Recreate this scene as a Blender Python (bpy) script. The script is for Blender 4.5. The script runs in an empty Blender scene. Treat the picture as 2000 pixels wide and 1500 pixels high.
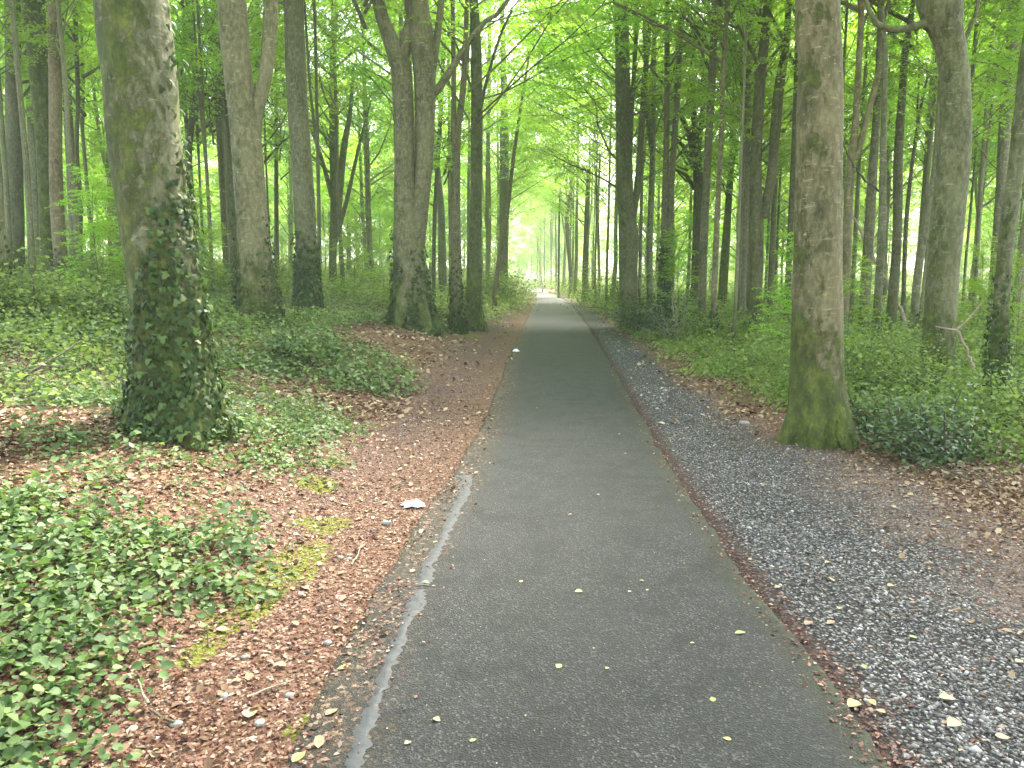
import bpy, math, random
import numpy as np
from mathutils import Vector

S = bpy.context.scene
R = math.radians
PI = math.pi
rng = np.random.default_rng(7)
random.seed(7)

# ------------------------------------------------------------------ camera, sky, sun, exposure
CAMH, PITCH, FPX = 1.55, 7.8, 1500.0
cam = bpy.data.cameras.new('camera')
cam.sensor_width = 36.0
cam.lens = 36.0 * FPX / 2000.0
cam.clip_start = 0.05
cam.clip_end = 3000
co = bpy.data.objects.new('camera', cam)
S.collection.objects.link(co)
co.location = (0, 0, CAMH)
co.rotation_euler = (R(90 - PITCH), 0, 0)
S.camera = co

HAZE = 0.0015
SUN_EL, SUN_AZ = 50.0, 25.0      # azimuth clockwise from +Y
w = bpy.data.worlds.new('World')
S.world = w
w.use_nodes = True
nt = w.node_tree
bg = nt.nodes['Background']
sky = nt.nodes.new('ShaderNodeTexSky')
sky.sky_type = 'NISHITA'
sky.sun_disc = False
sky.sun_elevation = R(SUN_EL)
sky.sun_rotation = R(SUN_AZ)
sky.air_density = 1.0
sky.dust_density = 3.0
sky.ozone_density = 1.0
hsv = nt.nodes.new('ShaderNodeHueSaturation')      # thin overcast: a paler, whiter sky
hsv.inputs['Saturation'].default_value = .6
nt.links.new(sky.outputs[0], hsv.inputs['Color'])
nt.links.new(hsv.outputs[0], bg.inputs[0])
bg.inputs[1].default_value = 0.15

sl = bpy.data.lights.new('sun', 'SUN')
sl.energy = 3.2
sl.angle = R(14)
sl.color = (1.0, 0.95, 0.86)
so = bpy.data.objects.new('sun', sl)
S.collection.objects.link(so)
sd = Vector((math.sin(R(SUN_AZ)) * math.cos(R(SUN_EL)), math.cos(R(SUN_AZ)) * math.cos(R(SUN_EL)), math.sin(R(SUN_EL))))
so.rotation_euler = sd.to_track_quat('Z', 'Y').to_euler()

S.view_settings.view_transform = 'Standard'
S.view_settings.look = 'None'
S.view_settings.gamma = 1
S.view_settings.exposure = 2.85
cy = S.cycles
cy.max_bounces = 10
cy.diffuse_bounces = 7
cy.glossy_bounces = 2
cy.transmission_bounces = 4
cy.transparent_max_bounces = 2
cy.volume_bounces = 1
cy.caustics_reflective = False
cy.caustics_refractive = False
cy.use_denoising = True
try:
    cy.denoiser = 'OPENIMAGEDENOISE'
    cy.denoising_input_passes = 'RGB_ALBEDO_NORMAL'
except Exception:
    pass
cy.use_adaptive_sampling = True
cy.adaptive_threshold = 0.02
cy.sample_clamp_indirect = 4.0

# ------------------------------------------------------------------ numpy helpers
def hsh(ix, iy, iz, seed):
    n = (ix * 374761393 + iy * 668265263 + iz * 2147483647 + seed * 1274126177) & 0xffffffff
    n = ((n ^ (n >> 13)) * 1274126177) & 0xffffffff
    n = (n ^ (n >> 16)) & 0xffffffff
    return n.astype(np.float64) / 4294967295.0

def noise(x, y, z=0.0, seed=0):
    x, y, z = np.broadcast_arrays(np.asarray(x, float), np.asarray(y, float), np.asarray(z, float))
    ix, iy, iz = np.floor(x).astype(np.int64), np.floor(y).astype(np.int64), np.floor(z).astype(np.int64)
    fx, fy, fz = x - ix, y - iy, z - iz
    fx, fy, fz = [f * f * (3 - 2 * f) for f in (fx, fy, fz)]
    r = 0
    for a in (0, 1):
        for b in (0, 1):
            for c in (0, 1):
                wt = (fx if a else 1 - fx) * (fy if b else 1 - fy) * (fz if c else 1 - fz)
                r = r + wt * hsh(ix + a, iy + b, iz + c, seed)
    return r

def fbm(x, y, seed=0, o=3):
    r, a, f = 0, 0.5, 1.0
    for k in range(o):
        r = r + a * noise(np.asarray(x) * f, np.asarray(y) * f, 0, seed + k)
        a *= 0.5
        f *= 2.03
    return r / (1 - 0.5 ** o)

CP, SP = math.cos(R(PITCH)), math.sin(R(PITCH))
def ray(u, v):
    a, b = (u - 1000) / FPX, (750 - v) / FPX
    return np.array([a, CP + b * SP, -SP + b * CP])
def at(u, v, D):
    d = ray(u, v)
    return np.array([0, 0, CAMH]) + d * (D / d[1])
def flat(u, v, z=0.0):
    d = ray(u, v)
    t = (z - CAMH) / d[2]
    return np.array([0, 0, CAMH]) + d * t
def pxm(D, u=1000, v=550):
    """metres per photo pixel at world depth D"""
    d = ray(u, v)
    return (D / d[1]) / FPX

# ------------------------------------------------------------------ the path and the ground
LE = [flat(u, v) for u, v in ((545, 1500), (645, 1300), (735, 1150), (835, 1000), (905, 900), (940, 830), (984, 730), (1010, 660), (1040, 602))]
RE = [flat(u, v) for u, v in ((1740, 1500), (1590, 1300), (1470, 1150), (1365, 1000), (1300, 900), (1243, 800), (1185, 700), (1150, 640), (1119, 600))]
LEY = [-30, 0] + [p[1] for p in LE] + [70, 100, 130, 160, 200, 260, 500]
LEX = [LE[0][0] - 0.1, LE[0][0] - 0.02] + [p[0] for p in LE] + [2.15, 2.3, 2.1, 0.5, -5, -20, -90]
REY = [-30, 0] + [p[1] for p in RE] + [70, 100, 130, 160, 200, 260, 500]
REX = [RE[0][0] + .02, RE[0][0]] + [p[0] for p in RE] + [4.2, 4.5, 4.5, 3.0, -2.5, -17, -86]
def lx(y): return np.interp(y, LEY, LEX)
def rx(y): return np.interp(y, REY, REX)
# width of the stony verge on the right
GE = [flat(u, v) for u, v in ((2000, 1040), (1700, 890), (1540, 850), (1400, 785), (1210, 640), (1150, 600))]
def gw(y):
    ys = [0] + [p[1] for p in GE] + [60, 90, 500]
    xs = [GE[0][0] + 0.3] + [p[0] for p in GE] + [4.4, 4.6, -80]
    return np.maximum(np.interp(y, ys, xs) - rx(y), 0.1)

def gz(x, y):
    x, y = np.asarray(x, float), np.asarray(y, float)
    l = lx(y) - x
    r = x - rx(y)
    zl = np.interp(l, [-9, -.12, 0.02, 0.6, 1.5, 3, 5, 10, 20, 60, 400], [-.04, -.04, .0, .035, .16, .45, .75, 1.25, 2.0, 3.2, 4])
    zr = np.interp(r, [-9, -.12, 0.02, 1, 2.6, 6, 14, 60, 400], [-.04, -.04, -.005, -.01, -.0, -.08, -.05, .4, 2])
    z = np.where(l > -0.6, zl, zr)
    far = np.clip(np.maximum(l, r - 1.6) / 1.5, 0, 1)
    z = z + far * ((noise(x * .35, y * .35, 0, 3) - .5) * .28 + (noise(x * 1.3, y * 1.3, 0, 4) - .5) * .08)
    return z + np.clip(np.maximum(l, r) * 2, 0, 1) * (noise(x * 5, y * 5, 0, 5) - .5) * .02

def ground(u, v):
    d = ray(u, v)
    ts = np.geomspace(1.0, 300, 4000)
    P = np.array([0, 0, CAMH]) + ts[:, None] * d
    h = P[:, 2] - gz(P[:, 0], P[:, 1])
    i = np.argmax(h < 0)
    return P[i] if h.min() < 0 else P[-1]

# ------------------------------------------------------------------ mesh helpers
def mesh_np(name, V, F, mat=None, parent=None, rnd=None, smooth=False, attrs=None):
    """V (n,3); F (m,k) one polygon size, or list of such arrays"""
    me = bpy.data.meshes.new(name)
    if isinstance(F, np.ndarray):
        F = [F]
    V = np.ascontiguousarray(V, np.float32)
    me.vertices.add(len(V))
    me.vertices.foreach_set('co', V.ravel())
    tot = sum(f.size for f in F)
    n = sum(len(f) for f in F)
    me.loops.add(tot)
    me.polygons.add(n)
    me.loops.foreach_set('vertex_index', np.concatenate([f.ravel() for f in F]).astype(np.int32))
    sizes = np.concatenate([np.full(len(f), f.shape[1]) for f in F])
    st = np.concatenate([[0], np.cumsum(sizes)[:-1]]).astype(np.int32)
    me.polygons.foreach_set('loop_start', st)
    me.update(calc_edges=True)
    if smooth:
        me.polygons.foreach_set('use_smooth', np.ones(n, bool))
    if rnd is not None:
        a = me.attributes.new('rnd', 'FLOAT', 'POINT')
        a.data.foreach_set('value', np.ascontiguousarray(rnd, np.float32))
    for k, val in (attrs or {}).items():
        a = me.attributes.new(k, 'FLOAT', 'POINT')
        a.data.foreach_set('value', np.ascontiguousarray(val, np.float32))
    if mat:
        me.materials.append(mat)
    o = bpy.data.objects.new(name, me)
    S.collection.objects.link(o)
    if parent:
        o.parent = parent
    return o

def tag(o, label=None, cat=None, group=None, kind=None):
    if label: o['label'] = label
    if cat: o['category'] = cat
    if group: o['group'] = group
    if kind: o['kind'] = kind
    return o

def empty(name, loc, label, cat, group=None):
    o = bpy.data.objects.new(name, None)
    S.collection.objects.link(o)
    o.location = loc
    return tag(o, label, cat, group)

def bake(T, TF, P, M, sc, rs=None):
    """copies of template verts T (k,3), faces TF at positions P with matrices M (n,3,3) and scale sc"""
    n, k = len(P), len(T)
    V = np.einsum('nij,kj->nki', M, T) * np.asarray(sc)[:, None, None] + P[:, None, :]
    F = (TF[None] + (np.arange(n) * k)[:, None, None]).reshape(-1, TF.shape[1])
    rr = None if rs is None else np.repeat(rs, k)
    return V.reshape(-1, 3), F, rr

def frames(nrm, spin):
    """matrices whose Z is nrm, X/Y spun"""
    nrm = nrm / np.linalg.norm(nrm, axis=1, keepdims=True)
    ref = np.stack([np.cos(spin), np.sin(spin), np.zeros_like(spin)], 1)
    y = ref - (ref * nrm).sum(1, keepdims=True) * nrm
    y /= np.linalg.norm(y, axis=1, keepdims=True) + 1e-9
    x = np.cross(y, nrm)
    return np.stack([x, y, nrm], 2)

def rand_norm(n, tilt):
    a = rng.uniform(0, 2 * PI, n)
    t = np.abs(rng.normal(0, tilt, n))
    return np.stack([np.sin(t) * np.cos(a), np.sin(t) * np.sin(a), np.cos(t)], 1)

LEAF4 = np.array([[0, 0, 0], [.30, .45, .06], [0, 1, -.06], [-.30, .45, .06]])
LEAF4F = np.array([[0, 1, 2, 3]])
LEAF5 = np.array([[0, 0, 0], [.36, .36, .07], [0, 1, -.12], [0, .5, 0], [-.36, .36, .07]])
LEAF5F = np.array([[0, 1, 2, 3], [0, 3, 2, 4]])
# rounder folded leaf with seven points
LEAF8 = np.array([[0, 0, 0], [.28, .12, .05], [.40, .42, .08], [.24, .78, .03], [0, 1, -.08], [-.24, .78, .03], [-.40, .42, .08], [-.28, .12, .05], [0, .45, -.02]])
LEAF8F = np.array([[0, 1, 2, 8], [8, 2, 3, 4], [8, 4, 5, 6], [0, 8, 6, 7]])
IVY = np.array([[0, 0, .0], [.30, -.12, -.05], [.52, .12, -.07], [.24, .36, .02], [.30, .62, -.02], [0, 1, -.10], [-.30, .62, -.02], [-.24, .36, .02], [-.52, .12, -.07], [-.30, -.12, -.05], [0, .35, .05]])
IVYF = np.array([[10, 0, 1, 2], [10, 2, 3, 4], [10, 4, 5, 6], [10, 6, 7, 8], [10, 8, 9, 0]])
CURL = np.array([[0, 0, .0], [.33, .25, .16], [.30, .7, .2], [0, 1, .12], [-.30, .7, .26], [-.33, .25, .10], [0, .5, .0]])
CURLF = np.array([[0, 1, 2, 6], [6, 2, 3, 4], [0, 6, 4, 5]])

def tube(pts, rad, sides=8, flare=0.0, lump=0.0, seed=0, h0=None, closed_tip=True):
    pts = np.asarray(pts, float)
    n = len(pts)
    t = np.gradient(pts, axis=0)
    t /= np.linalg.norm(t, axis=1, keepdims=True) + 1e-9
    ref = np.array([0, 1, 0.]) if abs(t[0][1]) < .8 else np.array([1, 0, 0.])
    N = np.zeros((n, 3))
    for i in range(n):
        a = ref - t[i] * np.dot(ref, t[i])
        a /= np.linalg.norm(a)
        N[i] = a
        ref = a
    B = np.cross(t, N)
    th = np.linspace(0, 2 * PI, sides, endpoint=False)
    r = np.asarray(rad, float)[:, None] * np.ones((1, sides))
    if lump:
        ph = pts[:, 2:3] if h0 is None else pts[:, 2:3] - h0
        r = r * (1 + lump * (noise(np.cos(th)[None] * 1.6 + 5 + 0 * ph, np.sin(th)[None] * 1.6 + 5 + 0 * ph, ph * 1.3, seed) - .5) * 2
                 + lump * .5 * (noise(np.cos(th)[None] * 4 + 9 + 0 * ph, np.sin(th)[None] * 4 + 9 + 0 * ph, ph * 4, seed + 1) - .5) * 2)
    if flare:
        h = np.clip(pts[:, 2:3] - h0, 0, None)
        lob = .5 + .5 * np.cos(5 * th + seed)[None] + .5 * np.cos(3 * th + seed * 2.1)[None] + .25 * np.cos(8 * th + seed * 1.3)[None]
        r = r * (1 + flare * np.exp(-h / .26) * np.clip(lob, .1, 2))
    V = pts[:, None, :] + r[..., None] * (np.cos(th)[None, :, None] * N[:, None, :] + np.sin(th)[None, :, None] * B[:, None, :])
    V = V.reshape(-1, 3)
    i = np.arange(n - 1)[:, None] * sides
    j = np.arange(sides)[None]
    j2 = (j + 1) % sides
    F = np.stack([i + j, i + j2, i + sides + j2, i + sides + j], -1).reshape(-1, 4)
    return V, F

class MB:
    def __init__(s): s.V, s.F, s.R, s.n = [], [], [], 0
    def add(s, V, F, r=None):
        s.V.append(V); s.F.append(F + s.n); s.n += len(V)
        s.R.append(np.full(len(V), .5) if r is None else r)
    def build(s, name, mat, parent=None, smooth=False):
        d = {}
        for f in s.F: d.setdefault(f.shape[1], []).append(f)
        return mesh_np(name, np.concatenate(s.V), [np.concatenate(x) for x in d.values()], mat, parent, np.concatenate(s.R), smooth)

def smooth_path(pts, step):
    """Catmull-Rom through pts (n,k), resampled about every step"""
    P = np.asarray(pts, float)
    if len(P) == 2:
        m = max(2, int(np.linalg.norm(P[1, :3] - P[0, :3]) / step) + 1)
        return P[0] + (P[1] - P[0]) * np.linspace(0, 1, m)[:, None]
    Q = np.vstack([2 * P[0] - P[1], P, 2 * P[-1] - P[-2]])
    out = []
    for i in range(1, len(Q) - 2):
        m = max(1, int(np.linalg.norm(Q[i + 1, :3] - Q[i, :3]) / step))
        t = np.linspace(0, 1, m, endpoint=False)[:, None]
        a, b, c, d = Q[i - 1], Q[i], Q[i + 1], Q[i + 2]
        out.append(.5 * (2 * b + (c - a) * t + (2 * a - 5 * b + 4 * c - d) * t ** 2 + (3 * b - a - 3 * c + d) * t ** 3))
    out.append(P[-1:])
    return np.vstack(out)

# ------------------------------------------------------------------ materials
class NT:
    def __init__(s, name):
        s.m = bpy.data.materials.new(name)
        s.m.use_nodes = True
        s.t = s.m.node_tree
        s.b = s.t.nodes['Principled BSDF']
        s.out = s.t.nodes['Material Output']
    def n(s, typ, **kw):
        x = s.t.nodes.new('ShaderNode' + typ)
        for k, v in kw.items():
            if k.startswith('i_'):
                x.inputs[k[2:].replace('_', ' ')].default_value = v
            else:
                setattr(x, k, v)
        return x
    def l(s, a, b): s.t.links.new(a, b)
    def set(s, sock, v):
        if hasattr(v, 'is_linked') or hasattr(v, 'links'): s.l(v, sock)
        else: sock.default_value = v
    def math(s, op, a, b=0.0, clamp=False):
        x = s.n('Math', operation=op, use_clamp=clamp)
        s.set(x.inputs[0], a); s.set(x.inputs[1], b)
        return x.outputs[0]
    def mix(s, f, a, b, blend='MIX'):
        x = s.n('Mix', data_type='RGBA', blend_type=blend)
        s.set(x.inputs[0], f)
        for k, v in ((6, a), (7, b)):
            if isinstance(v, tuple): x.inputs[k].default_value = (*v, 1)
            else: s.l(v, x.inputs[k])
        return x.outputs[2]
    def ramp(s, f, *stops):
        x = s.n('ValToRGB')
        e = x.color_ramp.elements
        while len(e) < len(stops): e.new(.5)
        for k, (p, c) in enumerate(stops):
            e[k].position = p
            e[k].color = (*c, 1) if isinstance(c, tuple) else (c, c, c, 1)
        s.l(f, x.inputs[0])
        return x.outputs[0]
    def coords(s, kind='Object', scale=(1, 1, 1), rot=(0, 0, 0)):
        tc = s.n('TexCoord')
        mp = s.n('Mapping')
        mp.inputs['Scale'].default_value = scale
        mp.inputs['Rotation'].default_value = rot
        s.l(tc.outputs[kind], mp.inputs[0])
        return mp.outputs[0]
    def noise(s, vec, scale, detail=4, rough=.6, dist=0.0):
        x = s.n('TexNoise')
        s.l(vec, x.inputs['Vector'])
        x.inputs['Scale'].default_value = scale
        x.inputs['Detail'].default_value = detail
        x.inputs['Roughness'].default_value = rough
        x.inputs['Distortion'].default_value = dist
        return x.outputs[0]
    def vor(s, vec, scale, feature='F1'):
        x = s.n('TexVoronoi', feature=feature)
        s.l(vec, x.inputs['Vector'])
        x.inputs['Scale'].default_value = scale
        return x
    def attr(s, name):
        return s.n('Attribute', attribute_name=name).outputs['Fac']
    def bump(s, h, strength=.5, dist=.02):
        x = s.n('Bump')
        x.inputs['Strength'].default_value = strength
        x.inputs['Distance'].default_value = dist
        s.l(h, x.inputs['Height'])
        s.l(x.outputs[0], s.b.inputs['Normal'])

def leaf_mat(name, cols, trans, tcol=(1, 1, 1), rough=.45, spec=.4, tint=1.0):
    """cols: dark..light leaf colours picked per leaf; trans = share of light let through"""
    N = NT(name)
    r = N.attr('rnd')
    oi = N.n('ObjectInfo')
    k = len(cols)
    c = N.ramp(r, *[(i / (k - 1), cc) for i, cc in enumerate(cols)])
    hs = N.n('HueSaturation')
    N.l(N.math('ADD', N.math('MULTIPLY', oi.outputs['Random'], .03 * tint), .485), hs.inputs['Hue'])
    N.l(N.math('ADD', N.math('MULTIPLY', oi.outputs['Random'], .35 * tint), 1 - .17 * tint), hs.inputs['Value'])
    N.l(c, hs.inputs['Color'])
    N.l(hs.outputs[0], N.b.inputs['Base Color'])
    N.b.inputs['Roughness'].default_value = rough
    N.b.inputs['Specular IOR Level'].default_value = spec
    if trans:
        tr = N.n('BsdfTranslucent')
        N.l(N.mix(1.0, hs.outputs[0], tcol, 'MULTIPLY'), tr.inputs['Color'])
        ms = N.n('MixShader')
        ms.inputs[0].default_value = trans
        N.l(N.b.outputs[0], ms.inputs[1])
        N.l(tr.outputs[0], ms.inputs[2])
        N.l(ms.outputs[0], N.out.inputs[0])
    return N.m

M_BEECH = leaf_mat('beech_leaves', [(.16, .28, .03), (.24, .40, .04), (.29, .46, .05), (.35, .52, .07)], .55, (1.32, 1.36, .66), .45)
M_COVER = leaf_mat('bramble_leaves', [(.035, .078, .025), (.07, .135, .043), (.115, .20, .065), (.20, .29, .10)], .3, (1.3, 1.4, .7), .55, .35, 0)
M_UNDER = leaf_mat('undergrowth_leaves', [(.07, .12, .035), (.13, .21, .055), (.20, .30, .08), (.29, .39, .12)], .4, (1.3, 1.4, .75), .55, .2, 0)
M_IVY = leaf_mat('ivy_leaves', [(.022, .045, .012), (.036, .075, .018), (.055, .105, .028), (.11, .17, .05)], .2, (1.2, 1.4, .6), .55, .2, 0)
M_HOLLY = leaf_mat('dark_shrub_leaves', [(.025, .055, .02), (.045, .09, .03), (.075, .14, .045), (.13, .2, .07)], .2, (1.2, 1.3, .7), .35, .5, .6)
M_LITTER = leaf_mat('dead_leaves', [(.10, .058, .030), (.19, .12, .062), (.29, .195, .105), (.39, .285, .165), (.52, .42, .27)], .1, (1, .9, .8), .6, .3, 0)
M_DEBRIS = leaf_mat('leaf_crumbs', [(.085, .042, .026), (.18, .092, .056), (.30, .175, .115), (.48, .36, .26)], 0, (1, 1, 1), .7, .2, 0)
M_FRESHFALL = leaf_mat('yellow_fallen_leaf', [(.32, .34, .10), (.42, .40, .15), (.50, .44, .22), (.45, .27, .14)], .15, (1, 1, .8), .5, .3, 0)

def bark_mat(name, base, dark, light):
    N = NT(name)
    oi = N.n('ObjectInfo')
    v = N.coords('Object', (1, 1, .45))
    vh = N.coords('Object', (1, 1, 5))
    big = N.noise(v, 2.2, 5, .6)
    fine = N.noise(v, 22, 5, .7)
    lent = N.noise(vh, 5.5, 4, .65)
    c = N.mix(N.ramp(N.math('ADD', N.math('MULTIPLY', big, .6), N.math('MULTIPLY', N.noise(N.coords('Object', (1, 1, .16)), 9, 6, .7), .4)), (.42, 0.0), (.60, 1.0)), base, dark)
    c = N.mix(N.math('MULTIPLY', N.ramp(fine, (.45, 0.0), (.7, 1.0)), .55), c, light)
    c = N.mix(N.math('MULTIPLY', N.ramp(lent, (.60, 0.0), (.68, 1.0)), .75), c, light)
    c = N.mix(1.0, c, oi.outputs['Color'], 'MULTIPLY')
    # pale lichen dots
    vo = N.vor(N.coords('Object', (1, 1, 1.6)), 14)
    dots = N.math('MULTIPLY', N.ramp(vo.outputs['Distance'], (.10, 1.0), (.16, 0.0)), N.ramp(N.noise(v, 3.1, 2), (.5, 0.0), (.6, 1.0)))
    c = N.mix(N.math('MULTIPLY', dots, .7), c, (.36, .36, .28))
    # moss, more of it low down, on one side, amount from the tree itself
    sep = N.n('SeparateXYZ'); N.l(N.n('TexCoord').outputs['Object'], sep.inputs[0])
    geo = N.n('NewGeometry'); sn = N.n('SeparateXYZ'); N.l(geo.outputs['Normal'], sn.inputs[0])
    side = N.math('MULTIPLY', sn.outputs[0], -.07)
    low = N.math('MULTIPLY', N.ramp(N.math('MULTIPLY', sep.outputs[2], .5), (0.0, 1.0), (.72, 0.0)), .34)
    mn = N.math('ADD', N.math('MULTIPLY', N.math('SUBTRACT', N.noise(N.coords('Object', (1, 1, .7)), 5.0, 10, .78, .25), .5), 1.45), .485)
    mm = N.math('ADD', N.math('ADD', mn, side), N.math('ADD', low, N.math('MULTIPLY', N.math('SUBTRACT', oi.outputs['Alpha'], .5), .5)))
    mf = N.ramp(mm, (.56, 0.0), (.66, 1.0))
    mc = N.ramp(N.noise(N.coords('Object', (1, 1, .6)), 9, 9, .78), (.32, (.022, .032, .008)), (.5, (.07, .092, .016)), (.68, (.19, .21, .04)))
    c = N.mix(N.math('MULTIPLY', mf, .9), c, mc)
    N.l(c, N.b.inputs['Base Color'])
    N.b.inputs['Roughness'].default_value = .8
    N.b.inputs['Specular IOR Level'].default_value = .25
    h = N.math('ADD', N.math('MULTIPLY', fine, .5), N.math('ADD', N.math('MULTIPLY', lent, .5), N.math('MULTIPLY', N.math('MULTIPLY', mf, N.noise(v, 45, 4)), 1.2)))
    N.bump(h, .7, .022)
    return N.m
M_BARK = bark_mat('beech_bark', (.142, .140, .088), (.068, .072, .040), (.31, .30, .22))
M_TWIG = NT('twig_bark')
M_TWIG.l(M_TWIG.mix(M_TWIG.noise(M_TWIG.coords(), 12), (.05, .045, .028), (.14, .115, .075)), M_TWIG.b.inputs['Base Color'])
M_TWIG.b.inputs['Roughness'].default_value = .85
M_TWIG = M_TWIG.m
def simple_mat(name, a, b, scale=10, rough=.8, bump=.3):
    N = NT(name)
    n = N.noise(N.coords(), scale, 5, .65)
    N.l(N.ramp(n, (.3, a), (.7, b)), N.b.inputs['Base Color'])
    N.b.inputs['Roughness'].default_value = rough
    N.bump(n, bump, .01)
    return N.m
M_PALETWIG = simple_mat('pale_dead_wood', (.20, .16, .11), (.42, .36, .27), 14)
M_DEADLOG = simple_mat('barkless_dead_wood', (.20, .13, .09), (.40, .29, .21), 6)
M_STONE = simple_mat('pale_stone', (.15, .14, .12), (.36, .34, .31), 18)
M_PAPER = simple_mat('white_tissue', (.72, .76, .8), (.82, .84, .86), 8, .9, .4)

# ground material: driven by distance from the path edges
def ground_mat():
    N = NT('forest_floor')
    P = N.coords('Object')
    dl, dr, ge = N.attr('dl'), N.attr('dr'), N.attr('ge')
    n1 = N.noise(P, 1.3, 5, .6)
    n2 = N.noise(P, 9, 6, .7)
    n3 = N.noise(P, 60, 4, .7)
    # leaf mould
    vo = N.vor(P, 26)
    vo2 = N.vor(P, 55)
    cell = N.n('SeparateColor'); N.l(vo.outputs['Color'], cell.inputs[0])
    cell2 = N.n('SeparateColor'); N.l(vo2.outputs['Color'], cell2.inputs[0])
    leafc = N.ramp(cell.outputs[0], (0, (.05, .028, .015)), (.4, (.12, .07, .036)), (.75, (.22, .145, .08)), (1, (.37, .27, .16)))
    mould = N.mix(N.ramp(n3, (.4, 0.0), (.65, 1.0)), leafc, (.055, .024, .016))
    crumb = N.ramp(cell2.outputs[0], (0, (.06, .031, .02)), (.5, (.135, .072, .045)), (.8, (.24, .145, .098)), (1, (.42, .33, .24)))
    red = N.mix(N.ramp(n2, (.35, 0.0), (.7, 1.0)), crumb, (.13, .068, .042))
    nearL = N.ramp(N.math('ADD', N.math('MULTIPLY', dl, .35), N.math('MULTIPLY', N.math('SUBTRACT', n1, .5), .5)), (.35, 1.0), (.62, 0.0))
    c = N.mix(nearL, mould, red)
    # mossy greenish soil farther from the path
    soil = N.mix(N.ramp(n2, (.4, 0.0), (.6, 1.0)), (.04, .035, .015), (.06, .075, .02))
    offm = N.math('MAXIMUM', dl, dr)
    c = N.mix(N.ramp(N.math('ADD', N.math('MULTIPLY', offm, .1), N.math('MULTIPLY', n1, .5)), (.6, 0.0), (.9, .75)), c, soil)
    # gravel: grey stones set in dark soil
    gvo = N.vor(P, 62); gs = N.n('SeparateColor'); N.l(gvo.outputs['Color'], gs.inputs[0])
    gcol = N.ramp(gs.outputs[0], (0, (.035, .032, .03)), (.45, (.095, .09, .087)), (.75, (.19, .18, .175)), (1, (.42, .40, .39)))
    gcol = N.mix(N.ramp(gvo.outputs['Distance'], (.35, 0.0), (.62, 1.0)), gcol, (.025, .021, .021))
    pink = N.ramp(N.math('ADD', N.math('MULTIPLY', dr, .5), N.math('MULTIPLY', N.math('SUBTRACT', n1, .5), .9)), (.42, 0.0), (.86, .8))
    gcol = N.mix(pink, gcol, N.mix(N.ramp(n2, (.4, 0.0), (.62, 1.0)), red, (.20, .145, .118)))
    dirtedge = N.ramp(N.math('ADD', dr, N.math('MULTIPLY', N.math('SUBTRACT', n2, .5), .16)), (.05, .8), (.16, 0.0))
    gcol = N.mix(dirtedge, gcol, (.055, .028, .022))
    right = N.math('GREATER_THAN', dr, -.5)
    gm = N.ramp(N.math('ADD', ge, N.math('MULTIPLY', N.math('SUBTRACT', n1, .5), .8)), (0.0, 0.0), (.3, 1.0))
    gm = N.math('MULTIPLY', gm, right)
    c = N.mix(gm, c, gcol)
    # stony strip on the left, a little way from the asphalt
    lg = N.attr('lg')
    gmix = N.math('MULTIPLY', lg, N.ramp(N.math('ADD', N.math('MULTIPLY', n2, .6), N.math('MULTIPLY', n1, .4)), (.38, 0.0), (.52, .9)))
    c = N.mix(gmix, c, N.mix(.35, gcol, (.18, .12, .10)))
    # moss
    mo = N.attr('moss')
    mfac = N.ramp(N.math('ADD', mo, N.math('MULTIPLY', N.math('SUBTRACT', N.noise(P, 7, 7, .7), .5), 1.3)), (.52, 0.0), (.66, 1.0))
    mcol = N.ramp(N.noise(P, 50, 5, .7), (.3, (.05, .058, .012)), (.52, (.14, .15, .022)), (.75, (.26, .25, .05)))
    c = N.mix(mfac, c, mcol)
    N.l(c, N.b.inputs['Base Color'])
    N.b.inputs['Roughness'].default_value = .9
    N.b.inputs['Specular IOR Level'].default_value = .2
    hh = N.math('ADD', N.math('MULTIPLY', vo.outputs['Distance'], .7), N.math('ADD', N.math('MULTIPLY', n3, .6), N.math('MULTIPLY', gvo.outputs['Distance'], -.8)))
    N.bump(hh, .8, .02)
    return N.m
M_GROUND = ground_mat()

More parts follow.
